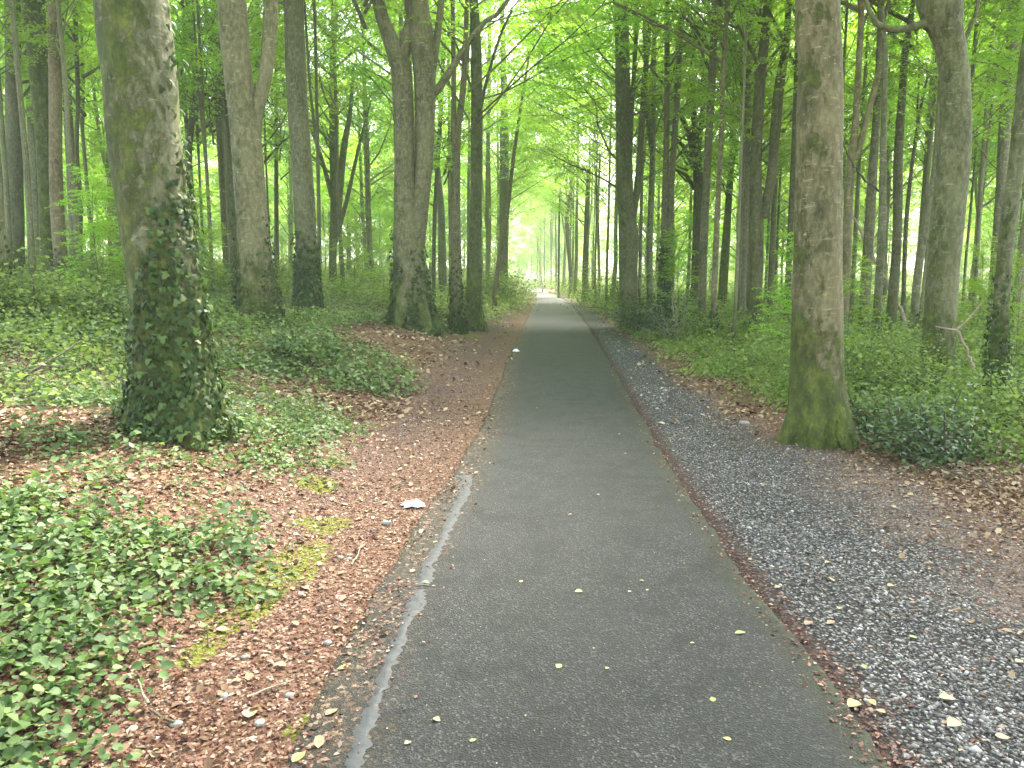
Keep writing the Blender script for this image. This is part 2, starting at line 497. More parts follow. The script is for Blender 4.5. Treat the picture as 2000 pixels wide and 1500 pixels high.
def asphalt_mat():
    N = NT('old_asphalt')
    P = N.coords('Object')
    sl_, sr = N.attr('el'), N.attr('er')
    n1 = N.noise(P, .9, 5, .6)
    n2 = N.noise(P, 6, 6, .7)
    vo = N.vor(P, 135); cs = N.n('SeparateColor'); N.l(vo.outputs['Color'], cs.inputs[0])
    c = N.ramp(cs.outputs[0], (0, (.010, .0094, .0087)), (.5, (.022, .0208, .0197)), (.85, (.042, .0395, .0378)), (1, (.13, .125, .115)))
    c = N.mix(N.ramp(n1, (.35, 0.0), (.65, .6)), c, (.031, .030, .027))
    c = N.mix(N.ramp(N.noise(P, 3.3, 8, .75), (.48, 0.0), (.62, .7)), c, (.011, .011, .0095))
    c = N.mix(N.ramp(N.noise(N.coords('Object', (1, .25, 1)), 2.5, 4), (.45, 0.0), (.75, .35)), c, (.014, .014, .0125))
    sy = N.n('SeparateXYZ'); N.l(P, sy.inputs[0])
    farsun = N.ramp(N.math('ADD', N.math('MULTIPLY', sy.outputs[1], .01), N.math('MULTIPLY', n1, .12)), (.56, 0.0), (.74, .8))
    c = N.mix(farsun, c, N.mix(n2, (.085, .066, .052), (.15, .125, .107)))      # pinkish sunlight on the far stretch, painted into the colour
    # tiny bright bits of debris
    vb = N.vor(P, 34); cb = N.n('SeparateColor'); N.l(vb.outputs['Color'], cb.inputs[0])
    bit = N.math('MULTIPLY', N.math('GREATER_THAN', cb.outputs[1], .93), N.ramp(vb.outputs['Distance'], (.08, 1.0), (.14, 0.0)))
    c = N.mix(N.math('MULTIPLY', bit, .8), c, (.28, .24, .17))
    # moss and dirt creeping in from both edges
    eR = N.ramp(N.math('ADD', sr, N.math('MULTIPLY', N.math('SUBTRACT', n2, .5), .28)), (.0, 1.0), (.17, 0.0))
    c = N.mix(N.math('MULTIPLY', eR, .75), c, N.ramp(n2, (.4, (.022, .020, .011)), (.6, (.045, .052, .014))))
    eL = N.ramp(N.math('ADD', sl_, N.math('MULTIPLY', N.math('SUBTRACT', n2, .5), .22)), (.10, 1.0), (.34, 0.0))
    vd = N.vor(P, 60); cd = N.n('SeparateColor'); N.l(vd.outputs['Color'], cd.inputs[0])
    dirt = N.ramp(cd.outputs[0], (0, (.018, .015, .010)), (.65, (.04, .031, .020)), (.88, (.12, .07, .042)), (1, (.3, .2, .13)))
    dirt = N.mix(N.ramp(n1, (.5, 0.0), (.65, .4)), dirt, (.06, .06, .02))
    c = N.mix(N.math('MULTIPLY', eL, .9), c, dirt)
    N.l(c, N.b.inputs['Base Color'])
    N.b.inputs['Roughness'].default_value = .75
    N.b.inputs['Specular IOR Level'].default_value = .42
    N.bump(N.math('ADD', N.math('MULTIPLY', vo.outputs['Distance'], .6), N.math('MULTIPLY', n2, .5)), .9, .009)
    return N.m
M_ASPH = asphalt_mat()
M_SEAL = simple_mat('grey_sealant', (.034, .035, .039), (.062, .064, .069), 25, .6, .3)

# ------------------------------------------------------------------ the setting
def grow(a, b, s0, k):
    out = [a]
    s = s0
    while out[-1] < b:
        out.append(out[-1] + s)
        s *= k
    return out
ys = np.array(sorted(set([-x for x in grow(0, 30, .4, 1.3)]))[:-1] + grow(0, 600, .08, 1.012))
hs = np.array(grow(0.0, 400, .06, 1.045))
ss = np.concatenate([-hs[::-1], [-0.0], hs])[:]
ss = np.unique(ss)
Y, Sg = np.meshgrid(ys, ss, indexing='ij')
halfw = (rx(Y) - lx(Y)) / 2
cen = (rx(Y) + lx(Y)) / 2
# columns: inside the path 5, then outwards
X = np.where(Sg < 0, lx(Y) + Sg, rx(Y) + Sg)
inner = np.linspace(0, 1, 5)[1:-1]
Xi = lx(ys)[:, None] + (rx(ys) - lx(ys))[:, None] * inner[None]
ni = (ss < 0).sum()
# left edge column and right edge column both needed
Xl = lx(ys)[:, None] + ss[ss < 0][None]
X = np.concatenate([Xl, lx(ys)[:, None], Xi, rx(ys)[:, None], rx(ys)[:, None] + ss[ss > 0][None]], 1)
Y = np.repeat(ys[:, None], X.shape[1], 1)
Z = gz(X, Y)
dl = lx(Y) - X
dr = X - rx(Y)
ge = np.where(dr > -.3, gw(Y) - dr, -1)
lg = np.clip(1 - np.abs(dl - .75) / .7, 0, 1) * np.clip((Y - 3) / 4, 0, 1) * np.clip((60 - Y) / 25, .35, 1) * (dl > 0)
def moss_at(x, y):
    """yellow green moss cushions along the foot of the left bank"""
    m = 0
    for u, v, r in ((625, 945, .22), (640, 1030, .2), (600, 1080, .2), (555, 1110, .22), (510, 1160, .18), (455, 1205, .16), (425, 1225, .12), (590, 1020, .12), (660, 905, .15), (600, 1420, .1), (380, 1285, .1), (915, 655, .5)):
        p = ground(u, v)
        m = np.maximum(m, np.clip(1.15 - np.hypot((x - p[0]), (y - p[1]) * .7) / (r * 1.35), 0, 1) * .9)
    return m
moss = moss_at(X, Y)
nr, nc = X.shape
ii = (np.arange(nr - 1)[:, None] * nc + np.arange(nc - 1)[None])
GF = np.stack([ii, ii + 1, ii + nc + 1, ii + nc], -1).reshape(-1, 4)
GV = np.stack([X, Y, Z], -1).reshape(-1, 3)
g = mesh_np('ground', GV, GF, M_GROUND, smooth=True, attrs=dict(dl=dl.ravel(), dr=dr.ravel(), ge=ge.ravel(), lg=lg.ravel(), moss=moss.ravel()))
tag(g, kind='structure')

# asphalt path with ragged edges
py = np.array([-3.0] + grow(-2.5, 300, .05, 1.008))
cols = np.array([0, 0, .02, .1, .3, .5, .7, .9, .98, 1, 1])
jl = (fbm(py * 1.2, 0 * py, 31) - .5) * .08 + (fbm(py * 9, 0 * py, 32, 4) - .5) * .035
jr = (fbm(py * 1.0, 0 * py + 9, 33) - .5) * .05 + (fbm(py * 9, 0 * py, 34, 4) - .5) * .035
a, b = lx(py) + jl, rx(py) + jr
PX = a[:, None] + (b - a)[:, None] * cols[None]
PY = np.repeat(py[:, None], len(cols), 1)
PZ = .012 + .018 * (1 - (2 * cols - 1) ** 2)[None] + (noise(PX * .9, PY * .9, 0, 8) - .5) * .012
PZ[:, 0] = PZ[:, -1] = -.06
nr, nc = PX.shape
ii = (np.arange(nr - 1)[:, None] * nc + np.arange(nc - 1)[None])
PF = np.stack([ii, ii + 1, ii + nc + 1, ii + nc], -1).reshape(-1, 4)
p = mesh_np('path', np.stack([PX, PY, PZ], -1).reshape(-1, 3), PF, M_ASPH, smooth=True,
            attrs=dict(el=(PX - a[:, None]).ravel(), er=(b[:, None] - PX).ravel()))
tag(p, kind='structure')
def pathz(x, y):
    a_, b_ = lx(y), rx(y)
    t = np.clip((x - a_) / (b_ - a_), 0, 1)
    return .012 + .018 * (1 - (2 * t - 1) ** 2) + (noise(x * .9, y * .9, 0, 8) - .5) * .012

# grey sealed seam in the asphalt
def seam(rows, name):
    r = np.array([[flat(u0, v, .03), flat(u1, v, .03)] for v, u0, u1 in rows])
    n = 150
    t = np.linspace(0, len(rows) - 1, n)
    A = np.stack([np.interp(t, range(len(rows)), r[:, 0, k]) for k in (0, 1)], 1)
    B = np.stack([np.interp(t, range(len(rows)), r[:, 1, k]) for k in (0, 1)], 1)
    d = (B - A) / np.linalg.norm(B - A, axis=1, keepdims=True)
    A += d * ((fbm(np.arange(n) * .35, 0, 5) - .5) * .05)[:, None]
    B += d * ((fbm(np.arange(n) * .35, 9, 6) - .5) * .05)[:, None]
    k = np.linspace(0, 1, 4)
    Q = A[:, None] + (B - A)[:, None] * k[None, :, None]
    z = pathz(Q[..., 0], Q[..., 1]) + .004
    z[:, 0] -= .003; z[:, -1] -= .003
    V = np.concatenate([Q, z[..., None]], -1).reshape(-1, 3)
    ii = (np.arange(n - 1)[:, None] * 4 + np.arange(3)[None])
    tag(mesh_np(name, V, np.stack([ii, ii + 4, ii + 5, ii + 1], -1).reshape(-1, 4), M_SEAL, smooth=True), kind='structure')
seam([(925, 886, 921), (931, 900, 921), (965, 893, 916), (1000, 876, 898), (1040, 862, 877), (1060, 850, 868), (1100, 828, 848), (1130, 815, 847), (1142, 808, 838)], 'path_repair')
seam([(1150, 806, 829), (1165, 800, 832), (1185, 793, 828), (1200, 787, 812), (1260, 765, 786), (1300, 747, 768), (1350, 726, 748), (1400, 706, 734), (1450, 688, 722), (1500, 664, 704), (1600, 610, 660)], 'path_repair')
# ------------------------------------------------------------------ foliage building blocks
def spray_template(n, L, leaf, tilt=.45):
    """a flat fan of leaves along one twig: returns leaf positions, matrices, sizes"""
    t = rng.uniform(.05, 1, n)
    side = rng.choice([-1, 1], n)
    lat = side * rng.uniform(0, 1, n) * .42 * L * (1 - .55 * t)
    P = np.stack([lat, t * L, -.18 * L * t ** 2 - .12 * np.abs(lat) + rng.normal(0, .02, n) * L], 1)
    M = frames(rand_norm(n, tilt), rng.uniform(0, PI, n))
    return P, M, leaf * rng.uniform(.7, 1.25, n)

def bake_sprays(pos, az, size, n, leaf, T=LEAF4, TF=LEAF4F, tilt=.45, droop=.25):
    mb = MB()
    kinds = [spray_template(n, 1.0, leaf, tilt) for _ in range(8)]
    which = rng.integers(0, 8, len(pos))
    for k, (P, M, s) in enumerate(kinds):
        sel = which == k
        if not sel.any(): continue
        pp, aa, zz = pos[sel], az[sel], size[sel]
        nrm = rand_norm(len(pp), droop)
        A = frames(nrm, aa)
        Q = np.einsum('aij,kj->aki', A, P) * zz[:, None, None] + pp[:, None]
        MM = np.einsum('aij,kjl->akil', A, M).reshape(-1, 3, 3)
        base = rng.random(len(pp)) * .5
        rr = np.clip(base[:, None] + rng.random((len(pp), n)) * .55, 0, 1).ravel()
        ss = np.tile(s, len(pp))
        V, F, r_ = bake(T, TF, Q.reshape(-1, 3), MM, ss, rr)
        mb.add(V, F, r_)
    return mb

def branch_pts(p0, az, el, L, n=6, up=.25, wob=.12):
    pts = [np.array(p0, float)]
    d = np.array([math.cos(az) * math.cos(el), math.sin(az) * math.cos(el), math.sin(el)])
    for i in range(n):
        d = d + np.array([random.gauss(0, wob), random.gauss(0, wob), random.gauss(0, wob * .6) + up * (.5 - i / n)])
        d /= np.linalg.norm(d)
        pts.append(pts[-1] + d * L / n)
    return np.array(pts)

def crown_data(z0, z1, Rc, nbr, spr, nleaf, leaf, r0=.05, el=(.3, .9), axis=None, spsize=(.6, 1.1), taper=.55):
    """limbs and leaf sprays round a vertical axis; sprays sit on the outer part of every limb"""
    tubes = MB()
    pos, az_, sz = [], [], []
    for i in range(nbr):
        f = (i + random.random()) / nbr
        z = z0 + (z1 - z0) * f
        az = random.uniform(0, 2 * PI)
        L = Rc * (1.0 - taper * f) * random.uniform(.65, 1.2)
        c = axis(z) if axis else np.array([0, 0, z])
        pts = branch_pts(c, az, random.uniform(*el), L)
        rb = r0 * (1 - .6 * f) * random.uniform(.7, 1.2)
        sp = smooth_path(pts, L / 9)
        V, F = tube(sp, np.linspace(rb, .008, len(sp)), 5)
        tubes.add(V, F)
        subs = [(sp, .35)]
        for j in range(3):
            k = int(len(sp) * random.uniform(.3, .85))
            dd = sp[min(k + 1, len(sp) - 1)] - sp[k - 1]
            a2 = math.atan2(dd[1], dd[0]) + random.choice([-1, 1]) * random.uniform(.5, 1.1)
            q = branch_pts(sp[k], a2, random.uniform(.0, .6), L * random.uniform(.3, .6), 4)
            V, F = tube(q, np.linspace(rb * .45, .006, len(q)), 4)
            tubes.add(V, F)
            subs.append((q, .1))
        for q, s0 in subs:
            m = max(2, int(spr * (1.6 if s0 == .35 else 1)))
            for t in np.linspace(s0, 1, m):
                kk = t * (len(q) - 1)
                i0 = int(min(kk, len(q) - 2))
                pp = q[i0] + (q[i0 + 1] - q[i0]) * (kk - i0)
                dd = q[i0 + 1] - q[i0]
                a3 = math.atan2(dd[1], dd[0]) + random.uniform(-1.3, 1.3)
                pos.append(pp + np.array([0, 0, random.uniform(-.08, .08)])); az_.append(a3); sz.append(random.uniform(*spsize))
    lv = bake_sprays(np.array(pos), np.array(az_), np.array(sz), nleaf, leaf)
    return tubes, lv

# shared limb and leaf meshes, several of each
def proto_crown(**kw):
    tb, lv = crown_data(**kw)
    b = tb.build('branches', M_BARK, smooth=True)
    l = lv.build('crown', M_BEECH)
    mb_, ml = b.data, l.data
    bpy.data.objects.remove(b); bpy.data.objects.remove(l)
    return mb_, ml
HIGH = [proto_crown(z0=6.5, z1=14, Rc=4.6, nbr=22, spr=4, nleaf=34, leaf=.09) for _ in range(3)]
MID = [proto_crown(z0=4.4, z1=13, Rc=3.6, nbr=18, spr=4, nleaf=42, leaf=.095) for _ in range(4)]
FULL = [proto_crown(z0=2.4, z1=14, Rc=3.8, nbr=26, spr=4, nleaf=40, leaf=.125, spsize=(.8, 1.5)) for _ in range(4)]
LOW = [proto_crown(z0=.4, z1=12, Rc=4.2, nbr=30, spr=4, nleaf=40, leaf=.16, spsize=(.9, 1.7)) for _ in range(3)]
ARCH = [proto_crown(z0=5.0, z1=15, Rc=6.6, nbr=24, spr=5, nleaf=44, leaf=.11, taper=.3, r0=.03, el=(.15, .6)) for _ in range(3)]
SAP = [proto_crown(z0=1.0, z1=6.5, Rc=2.0, nbr=20, spr=3, nleaf=34, leaf=.085, r0=.018, spsize=(.4, .8)) for _ in range(3)]
BG_TRUNK = []
def bg_trunk(seed):
    random.seed(seed)
    x = y = 0.0
    pts = []
    dx, dy = random.uniform(-.03, .03), random.uniform(-.03, .03)
    for z in (-.4, 0, 1, 2.5, 4.5, 7, 10, 13, 16.5):
        pts.append((x, y, z, .17 * (1 - .045 * max(z, 0))))
        s = 1.0 if z < 1 else 1.6
        x += dx * s + random.uniform(-.09, .09) * (z > 0)
        y += dy * s + random.uniform(-.09, .09) * (z > 0)
    Q = smooth_path(pts, .5)
    V, F = tube(Q[:, :3], Q[:, 3], 9, flare=.5, lump=.06, seed=seed, h0=0)
    mb = MB(); mb.add(V, F)
    if seed % 3 == 0:      # forked one
        k = int(len(Q) * random.uniform(.15, .35))
        a = random.uniform(0, 6.28)
        q = [Q[k, :3]]
        for j in range(1, 7):
            q.append(Q[k, :3] + np.array([math.cos(a), math.sin(a), 0]) * (.25 + .16 * j) + np.array([0, 0, 1.7 * j]))
        q = smooth_path(q, .5)
        V, F = tube(q, np.linspace(.11, .05, len(q)), 8)
        mb.add(V, F)
    o = mb.build('trunk', M_BARK, smooth=True)
    me = o.data
    bpy.data.objects.remove(o)
    return me
BG_TRUNK = [bg_trunk(s) for s in range(100, 112)]

def link(name, me, parent, loc=(0, 0, 0), rz=0, sc=(1, 1, 1), color=None):
    o = bpy.data.objects.new(name, me)
    S.collection.objects.link(o)
    o.parent = parent
    o.location = loc
    o.rotation_euler = (0, 0, rz)
    o.scale = sc
    if color: o.color = color
    return o

# ------------------------------------------------------------------ traced trees
def ivy_on(Q, h0, cover, count, size, parent, off=0.0, r_=0.03):
    """leaves on the bark where cover(h, s) > random; s = -1 left .. 1 right, f = facing camera"""
    zs = Q[:, 2]
    hmax = 6.0
    n = count * 6
    h = rng.uniform(0, 1, n) ** 1.5 * hmax
    th = rng.uniform(0, 2 * PI, n)
    s, f = np.cos(th), -np.sin(th)
    keep = rng.random(n) < cover(h, s, f)
    h, th = h[keep][:count], th[keep][:count]
    if len(h) == 0: return
    c = np.stack([np.interp(h + h0, zs, Q[:, k]) for k in range(4)], 1)
    rr = c[:, 3] * (1 + .55 * np.exp(-h / .22)) + np.abs(rng.normal(0, r_, len(h))) + .008
    out = np.stack([np.cos(th), np.sin(th), 0 * th], 1)
    P = np.stack([c[:, 0] + rr * out[:, 0], c[:, 1] + rr * out[:, 1], h + h0], 1)
    nr = out + rng.normal(0, .38, out.shape) + np.array([0, 0, .25])
    nr /= np.linalg.norm(nr, axis=1, keepdims=True)
    # tips hang down
    d = np.stack([rng.normal(0, .5, len(h)), rng.normal(0, .5, len(h)), -np.ones(len(h))], 1)
    y = d - (d * nr).sum(1, keepdims=True) * nr
    y /= np.linalg.norm(y, axis=1, keepdims=True)
    M = np.stack([np.cross(y, nr), y, nr], 2)
    T, TF = (IVY, IVYF) if size < .1 and count > 1500 else (LEAF5, LEAF5F)
    V, F, r = bake(T, TF, P, M, size * rng.uniform(.55, 1.3, len(h)), rng.random(len(h)) ** 1.6)
    mesh_np('ivy', V, F, M_IVY, parent, r)

def generic_ivy(top, side=0.0):
    def c(h, s, f):
        return np.clip((top - h) / top * 1.3 - .25 + side * s, 0, 1) * (h < top * 1.1)
    return c

TREES = []
def tree(name, stems, D, label, color=(1, 1, 1), moss=.5, ivy=None, ivyn=0, ivys=.06, crown='MID', flare=.35, sides=None, top=17.0, group=None, cat='tree', cs=1.0):
    m = pxm(D)
    st0 = stems[0]
    base = at(st0[-1][0], st0[-1][1], D)
    bz = float(gz(base[0], D))
    root = empty(name, (base[0], D, bz), label, cat, group)
    O = np.array([base[0], D, bz])
    mb = MB()
    main = None
    tips = []
    for k, st in enumerate(stems):
        off = np.array([0, 0, 0.])
        P = [np.append(at(u, v, D) - O, w_ * m / 2) for u, v, w_ in st][::-1]   # bottom to top
        if k == 0:
            P = [q for q in P if q[2] > .25] or P
            P[:0] = [np.array([P[0][0], 0, -.35, P[0][3] * 1.03]), np.array([P[0][0], 0, .05, P[0][3] * 1.02])]
        top_ext = st[0][1] <= 5
        if top_ext:
            a_, b_ = P[-2], P[-1]
            d = (b_ - a_)[:3] / max(b_[2] - a_[2], .05)
            d = np.clip(d, -.5, .5)
            z = b_[2]
            while z < top:
                s = min(2.0, top - z + .01)
                z += s
                d[:2] *= .6
                q = P[-1].copy()
                q[0] += d[0] * s; q[1] += random.uniform(-.1, .1); q[2] = z
                q[3] = b_[3] * max(.25, 1 - .8 * (z - b_[2]) / max(top - b_[2], 1))
                P.append(q)
            tips.append(P)
        Q = smooth_path(np.array(P), max(.06, D * .012))
        n = sides or (28 if D < 9 else 18 if D < 16 else 12)
        if k == 0: main = Q
        V, F = tube(Q[:, :3], Q[:, 3], n if k == 0 else max(8, n - 4), flare=flare if k == 0 else 0, lump=.055, seed=len(TREES) * 7 + k, h0=0)
        mb.add(V, F)
    if D < 22 and base[0] > -6 and 'pole' not in label:      # spreading root spurs
        r0_ = float(np.interp(.15, main[:, 2], main[:, 3]))
        bx_ = float(np.interp(.15, main[:, 2], main[:, 0]))
        rr_ = random.Random(len(TREES) * 13 + 5)
        for j in range(6):
            a_ = j * 2 * PI / 6 + rr_.uniform(-.35, .35)
            Lr = r0_ * rr_.uniform(.85, 1.7)
            dx_, dy_ = math.cos(a_), math.sin(a_)
            def gh(q): return float(gz(O[0] + bx_ + dx_ * q, O[1] + dy_ * q)) - O[2]
            hh_ = r0_ * rr_.uniform(1.0, 2.2)
            P_ = [(bx_ + dx_ * r0_ * .55, dy_ * r0_ * .55, hh_, r0_ * .30), (bx_ + dx_ * r0_ * .92, dy_ * r0_ * .92, hh_ * .45, r0_ * .34),
                  (bx_ + dx_ * (r0_ + Lr) * .6, dy_ * (r0_ + Lr) * .6, gh((r0_ + Lr) * .6) + - r0_ * .02, r0_ * .22), (bx_ + dx_ * (Lr + r0_ * .4), dy_ * (Lr + r0_ * .4), gh(Lr + r0_ * .4) - r0_ * .2, r0_ * .07)]
            q_ = smooth_path(np.array(P_), r0_ * .2)
            V, F = tube(q_[:, :3], q_[:, 3], 10, lump=.22, seed=j)
            mb.add(V, F)
    o = mb.build('trunk', M_BARK, root, smooth=True)
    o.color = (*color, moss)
    if ivy:
        ivy_on(main, 0, ivy, ivyn, ivys, root)
    if crown:
        src = dict(HIGH=HIGH, MID=MID, FULL=FULL, SAP=SAP, ARCH=ARCH)[crown]
        i = len(TREES)
        mbr, ml = src[i % len(src)]
        z = 9.0
        Q = main
        cx, cyy = float(np.interp(z, Q[:, 2], Q[:, 0])), float(np.interp(z, Q[:, 2], Q[:, 1]))
        rz = i * 2.399
        link('branches', mbr, root, (cx, cyy, 0), rz, (cs, cs, 1), (*color, moss))
        link('crown', ml, root, (cx, cyy, 0), rz, (cs, cs, 1))
    TREES.append((base[0], D))
    return root

GL, BR = (.92, 1.0, .78), (1.15, .95, .8)
def big_ivy(h, s, f):
    thr = np.interp(h, [0, .75, 1.0, 1.4, 1.6, 1.8, 2.1, 4.5], [-1.2, -1.1, -.5, -.15, .25, .55, .82, .88])
    return np.clip((s + noise(s * 3, h * 3, 0, 77) * .5 - .25 - thr) * 4, 0, 1) * np.interp(h, [0, 1.7, 2.4, 4.5], [1, 1, .5, .3])
L1 = tree('beech_tree', [[(258, 0, 132), (274, 150, 132), (286, 300, 132), (306, 450, 128), (326, 600, 130), (338, 720, 138), (346, 862, 150)]], 5.85,
     'thickest left trunk, mossy and wrapped low down in glossy ivy', (1.02, 1, .85), .78, big_ivy, 2700, .048, 'HIGH', flare=.55)
L2 = tree('beech_tree', [[(452, 0, 52), (462, 120, 53), (474, 220, 54), (485, 330, 58), (492, 430, 60), (500, 560, 72), (508, 660, 95)],
      [(529, 0, 26), (525, 80, 26), (518, 150, 25), (503, 210, 26), (494, 260, 28)]], 13.2,
     'forked pale brown beech with a slimmer right limb, ivy on its foot, leaf litter beside', (1.22, 1.1, .9), .5,
     lambda h, s, f: np.clip((2.4 - h) * .5 + np.abs(s) * .9 - .95, 0, 1), 1500, .07, 'HIGH', flare=.4)
tree('beech_tree', [[(430, 0, 28), (440, 150, 27), (452, 330, 26), (460, 515, 28)]], 24, 'dark green trunk standing just behind the forked pale beech', (.75, .85, .6), .7, None, 0, crown='MID')
tree('beech_tree', [[(573, 0, 36), (580, 180, 39), (592, 360, 40), (598, 480, 42), (600, 600, 62)]], 18.5,
     'straight speckled beech, its foot sleeved in dark ivy, at the left litter edge', (1.0, .98, .8), .45,
     lambda h, s, f: np.clip((2.1 - h) * .8 - .1, 0, 1), 2200, .085, 'HIGH')
L4 = tree('beech_tree', [[(738, 0, 24), (756, 60, 28), (776, 110, 36), (786, 160, 39), (789, 300, 39), (792, 400, 44), (796, 480, 60), (802, 560, 70), (806, 612, 82)],
      [(812, 0, 46), (822, 60, 46), (829, 130, 42), (830, 220, 37), (828, 320, 34), (820, 400, 36), (808, 480, 44)],
      [(818, 0, 22), (800, 55, 24), (786, 110, 26)],
      [(862, 0, 12), (854, 70, 14), (843, 135, 18), (834, 175, 18)],
      [(992, 0, 8), (950, 40, 9), (915, 82, 11), (885, 130, 13), (860, 168, 15), (842, 190, 16)]], 18.2,
     'huge twin-stemmed beech fused at its ivy-covered foot with spreading upper limbs', (1.08, 1, .8), .5,
     lambda h, s, f: np.clip((2.9 - h) * .45 + np.abs(s) * .6 - .65, 0, 1), 2200, .08, 'HIGH', flare=.12)
tree('beech_tree', [[(912, 0, 8), (907, 140, 11), (900, 210, 12), (893, 270, 14), (890, 430, 18), (892, 595, 24)], [(884, 0, 8), (886, 150, 9), (886, 270, 10), (890, 330, 10)]], 20.5,
     'slim brown beech splitting into two rods, right of the twin-stemmed beech', (1.02, .96, .78), .4, generic_ivy(2.6), 900, .08, 'ARCH', flare=.1)
tree('beech_tree', [[(925, 0, 17), (930, 90, 20), (931, 260, 23), (929, 430, 23), (925, 602, 33)], [(1000, 20, 4), (975, 75, 5), (950, 160, 6), (938, 215, 7)]], 21.5,
     'dark straight green-barked trunk nearest the path on the left', (.72, .85, .6), .75, generic_ivy(1.6), 500, .08, 'ARCH', flare=.1)
tree('beech_tree', [[(980, 0, 8), (984, 150, 12), (985, 320, 18), (984, 530, 17)]], 46, 'grey trunk behind the thin leaning stem left of the path', (.95, 1, .9), .4)
tree('leaning_tree', [[(1035, 100, 3), (1020, 190, 5), (1004, 300, 7), (990, 420, 8), (976, 500, 9), (966, 575, 10)]], 31, 'thin pale stem leaning right over bushes at the left path edge', (1.2, 1.05, .85), .3, crown=None)
tree('beech_tree', [[(24, 0, 26), (27, 250, 28), (30, 400, 29), (31, 515, 32)]], 21.5, 'straight dark trunk at the left edge of the picture', (.82, .85, .65), .5)
tree('beech_tree', [[(64, 0, 38), (78, 160, 33), (87, 330, 26), (92, 520, 22)]], 20.5, 'very mossy green trunk leaning, second from the left edge', (.8, 1, .5), .92, crown='HIGH')
tree('beech_tree', [[(105, 0, 22), (108, 200, 22), (111, 400, 24), (116, 560, 32)]], 18.2, 'reddish brown trunk in front of the very mossy leaning one', (1.25, 1.02, .84), .3, generic_ivy(1.4), 500, .09, 'HIGH')
tree('beech_tree', [[(46, 0, 12), (54, 120, 14), (66, 330, 15), (72, 500, 16)]], 30, 'pale grey slim trunk behind the dark one at the far left', (1.3, 1.25, 1.1), .2)
tree('beech_tree', [[(122, 0, 10), (128, 130, 15), (139, 330, 17), (146, 500, 18)]], 27, 'upright slim brown trunk right of the reddish one', (1.0, .95, .75), .4)
tree('beech_tree', [[(146, 0, 7), (149, 90, 8), (152, 200, 7), (150, 300, 8), (156, 400, 11), (150, 520, 18)]], 22, 'thin wavy dark stem with ivied foot left of the thick ivy trunk', (.75, .72, .55), .4, generic_ivy(1.8), 500, .09)
tree('beech_tree', [[(214, 60, 9), (219, 200, 11), (226, 340, 14), (228, 465, 18)]], 33, 'grey trunk against a white sky gap, beside the thick ivy trunk', (1.2, 1.2, 1.15), .2)
tree('beech_tree', [[(368, 0, 12), (377, 90, 12), (382, 150, 12), (376, 220, 13), (369, 300, 12), (374, 380, 12), (386, 470, 13)], [(356, 0, 7), (362, 90, 8), (358, 180, 8), (366, 260, 8)]], 25, 'sinuous double stem just right of the thick ivy trunk', (.85, .85, .65), .5)
tree('beech_tree', [[(400, 0, 9), (416, 110, 10), (426, 220, 11), (432, 330, 11), (441, 500, 12)], [(412, 0, 7), (421, 80, 8), (428, 170, 8), (430, 240, 8)]], 27, 'thin dark pair of stems left of the forked pale beech', (.75, .72, .55), .4)
tree('beech_tree', [[(496, 0, 15), (500, 100, 14), (505, 300, 14), (510, 520, 16)]], 30, 'dark trunk half hidden between the two limbs of the pale forked beech', (.7, .75, .6), .5)
tree('beech_tree', [[(538, 0, 5), (539, 170, 6), (540, 455, 9), (541, 520, 9)]], 34, 'thin dark rod between the forked beech and the speckled beech', (.7, .7, .55), .3)
tree('beech_tree', [[(655, 0, 10), (650, 130, 12), (650, 240, 14), (652, 400, 14), (650, 524, 15)], [(690, 130, 5), (684, 220, 8), (670, 300, 13), (656, 470, 13)], [(600, 230, 5), (618, 280, 7), (634, 330, 8), (648, 385, 9)], [(724, 200, 4), (700, 290, 6), (680, 380, 8), (654, 478, 9)]], 33,
     'spreading mossy beech with several limbs, between speckled and twin-stemmed beeches', (.85, .95, .6), .7)
tree('beech_tree', [[(870, 0, 6), (862, 200, 8), (850, 400, 8), (847, 525, 8)]], 31, 'thin dark rod right behind the twin-stemmed beech', (.65, .65, .5), .3)
tree('beech_tree', [[(838, 100, 8), (845, 250, 10), (860, 390, 13), (864, 520, 16)]], 40, 'blurred grey trunk seen between twin-stemmed beech and slim brown beech', (1, 1, .9), .4)
# right of the path
tree('beech_tree', [[(1214, 0, 26), (1217, 200, 29), (1222, 400, 31), (1228, 460, 40), (1227, 520, 36), (1229, 618, 38)],
      [(1273, 0, 9), (1264, 100, 10), (1256, 200, 11), (1250, 300, 12), (1243, 380, 13), (1232, 445, 16)],
      [(1247, 0, 6), (1239, 130, 8), (1232, 260, 8), (1230, 360, 8)]], 25.5,
     'forked straight beech nearest the path on the right, bush at its foot', (.92, .95, .75), .5, None, 0, crown='MID')
tree('beech_tree', [[(1303, 0, 10), (1302, 250, 11), (1297, 480, 15), (1298, 620, 20)], [(1332, 0, 11), (1322, 200, 11), (1312, 350, 12), (1306, 500, 15)]], 23.5,
     'pair of slim stems joined low, overgrown by ivy bush, right of path', (.98, .98, .8), .4, generic_ivy(3.6), 2600, .09)
tree('beech_tree', [[(1348, 170, 9), (1356, 230, 13), (1362, 310, 18), (1364, 400, 20), (1360, 580, 24)],
      [(1310, 180, 5), (1328, 225, 8), (1346, 262, 11), (1358, 330, 12)], [(1312, 262, 5), (1334, 285, 8), (1356, 330, 11)], [(1318, 330, 4), (1340, 342, 7), (1360, 372, 10)],
      [(1378, 160, 6), (1372, 220, 9), (1364, 300, 11)]], 27, 'gnarled dark beech with many short crooked limbs, right of path', (.6, .62, .45), .6)
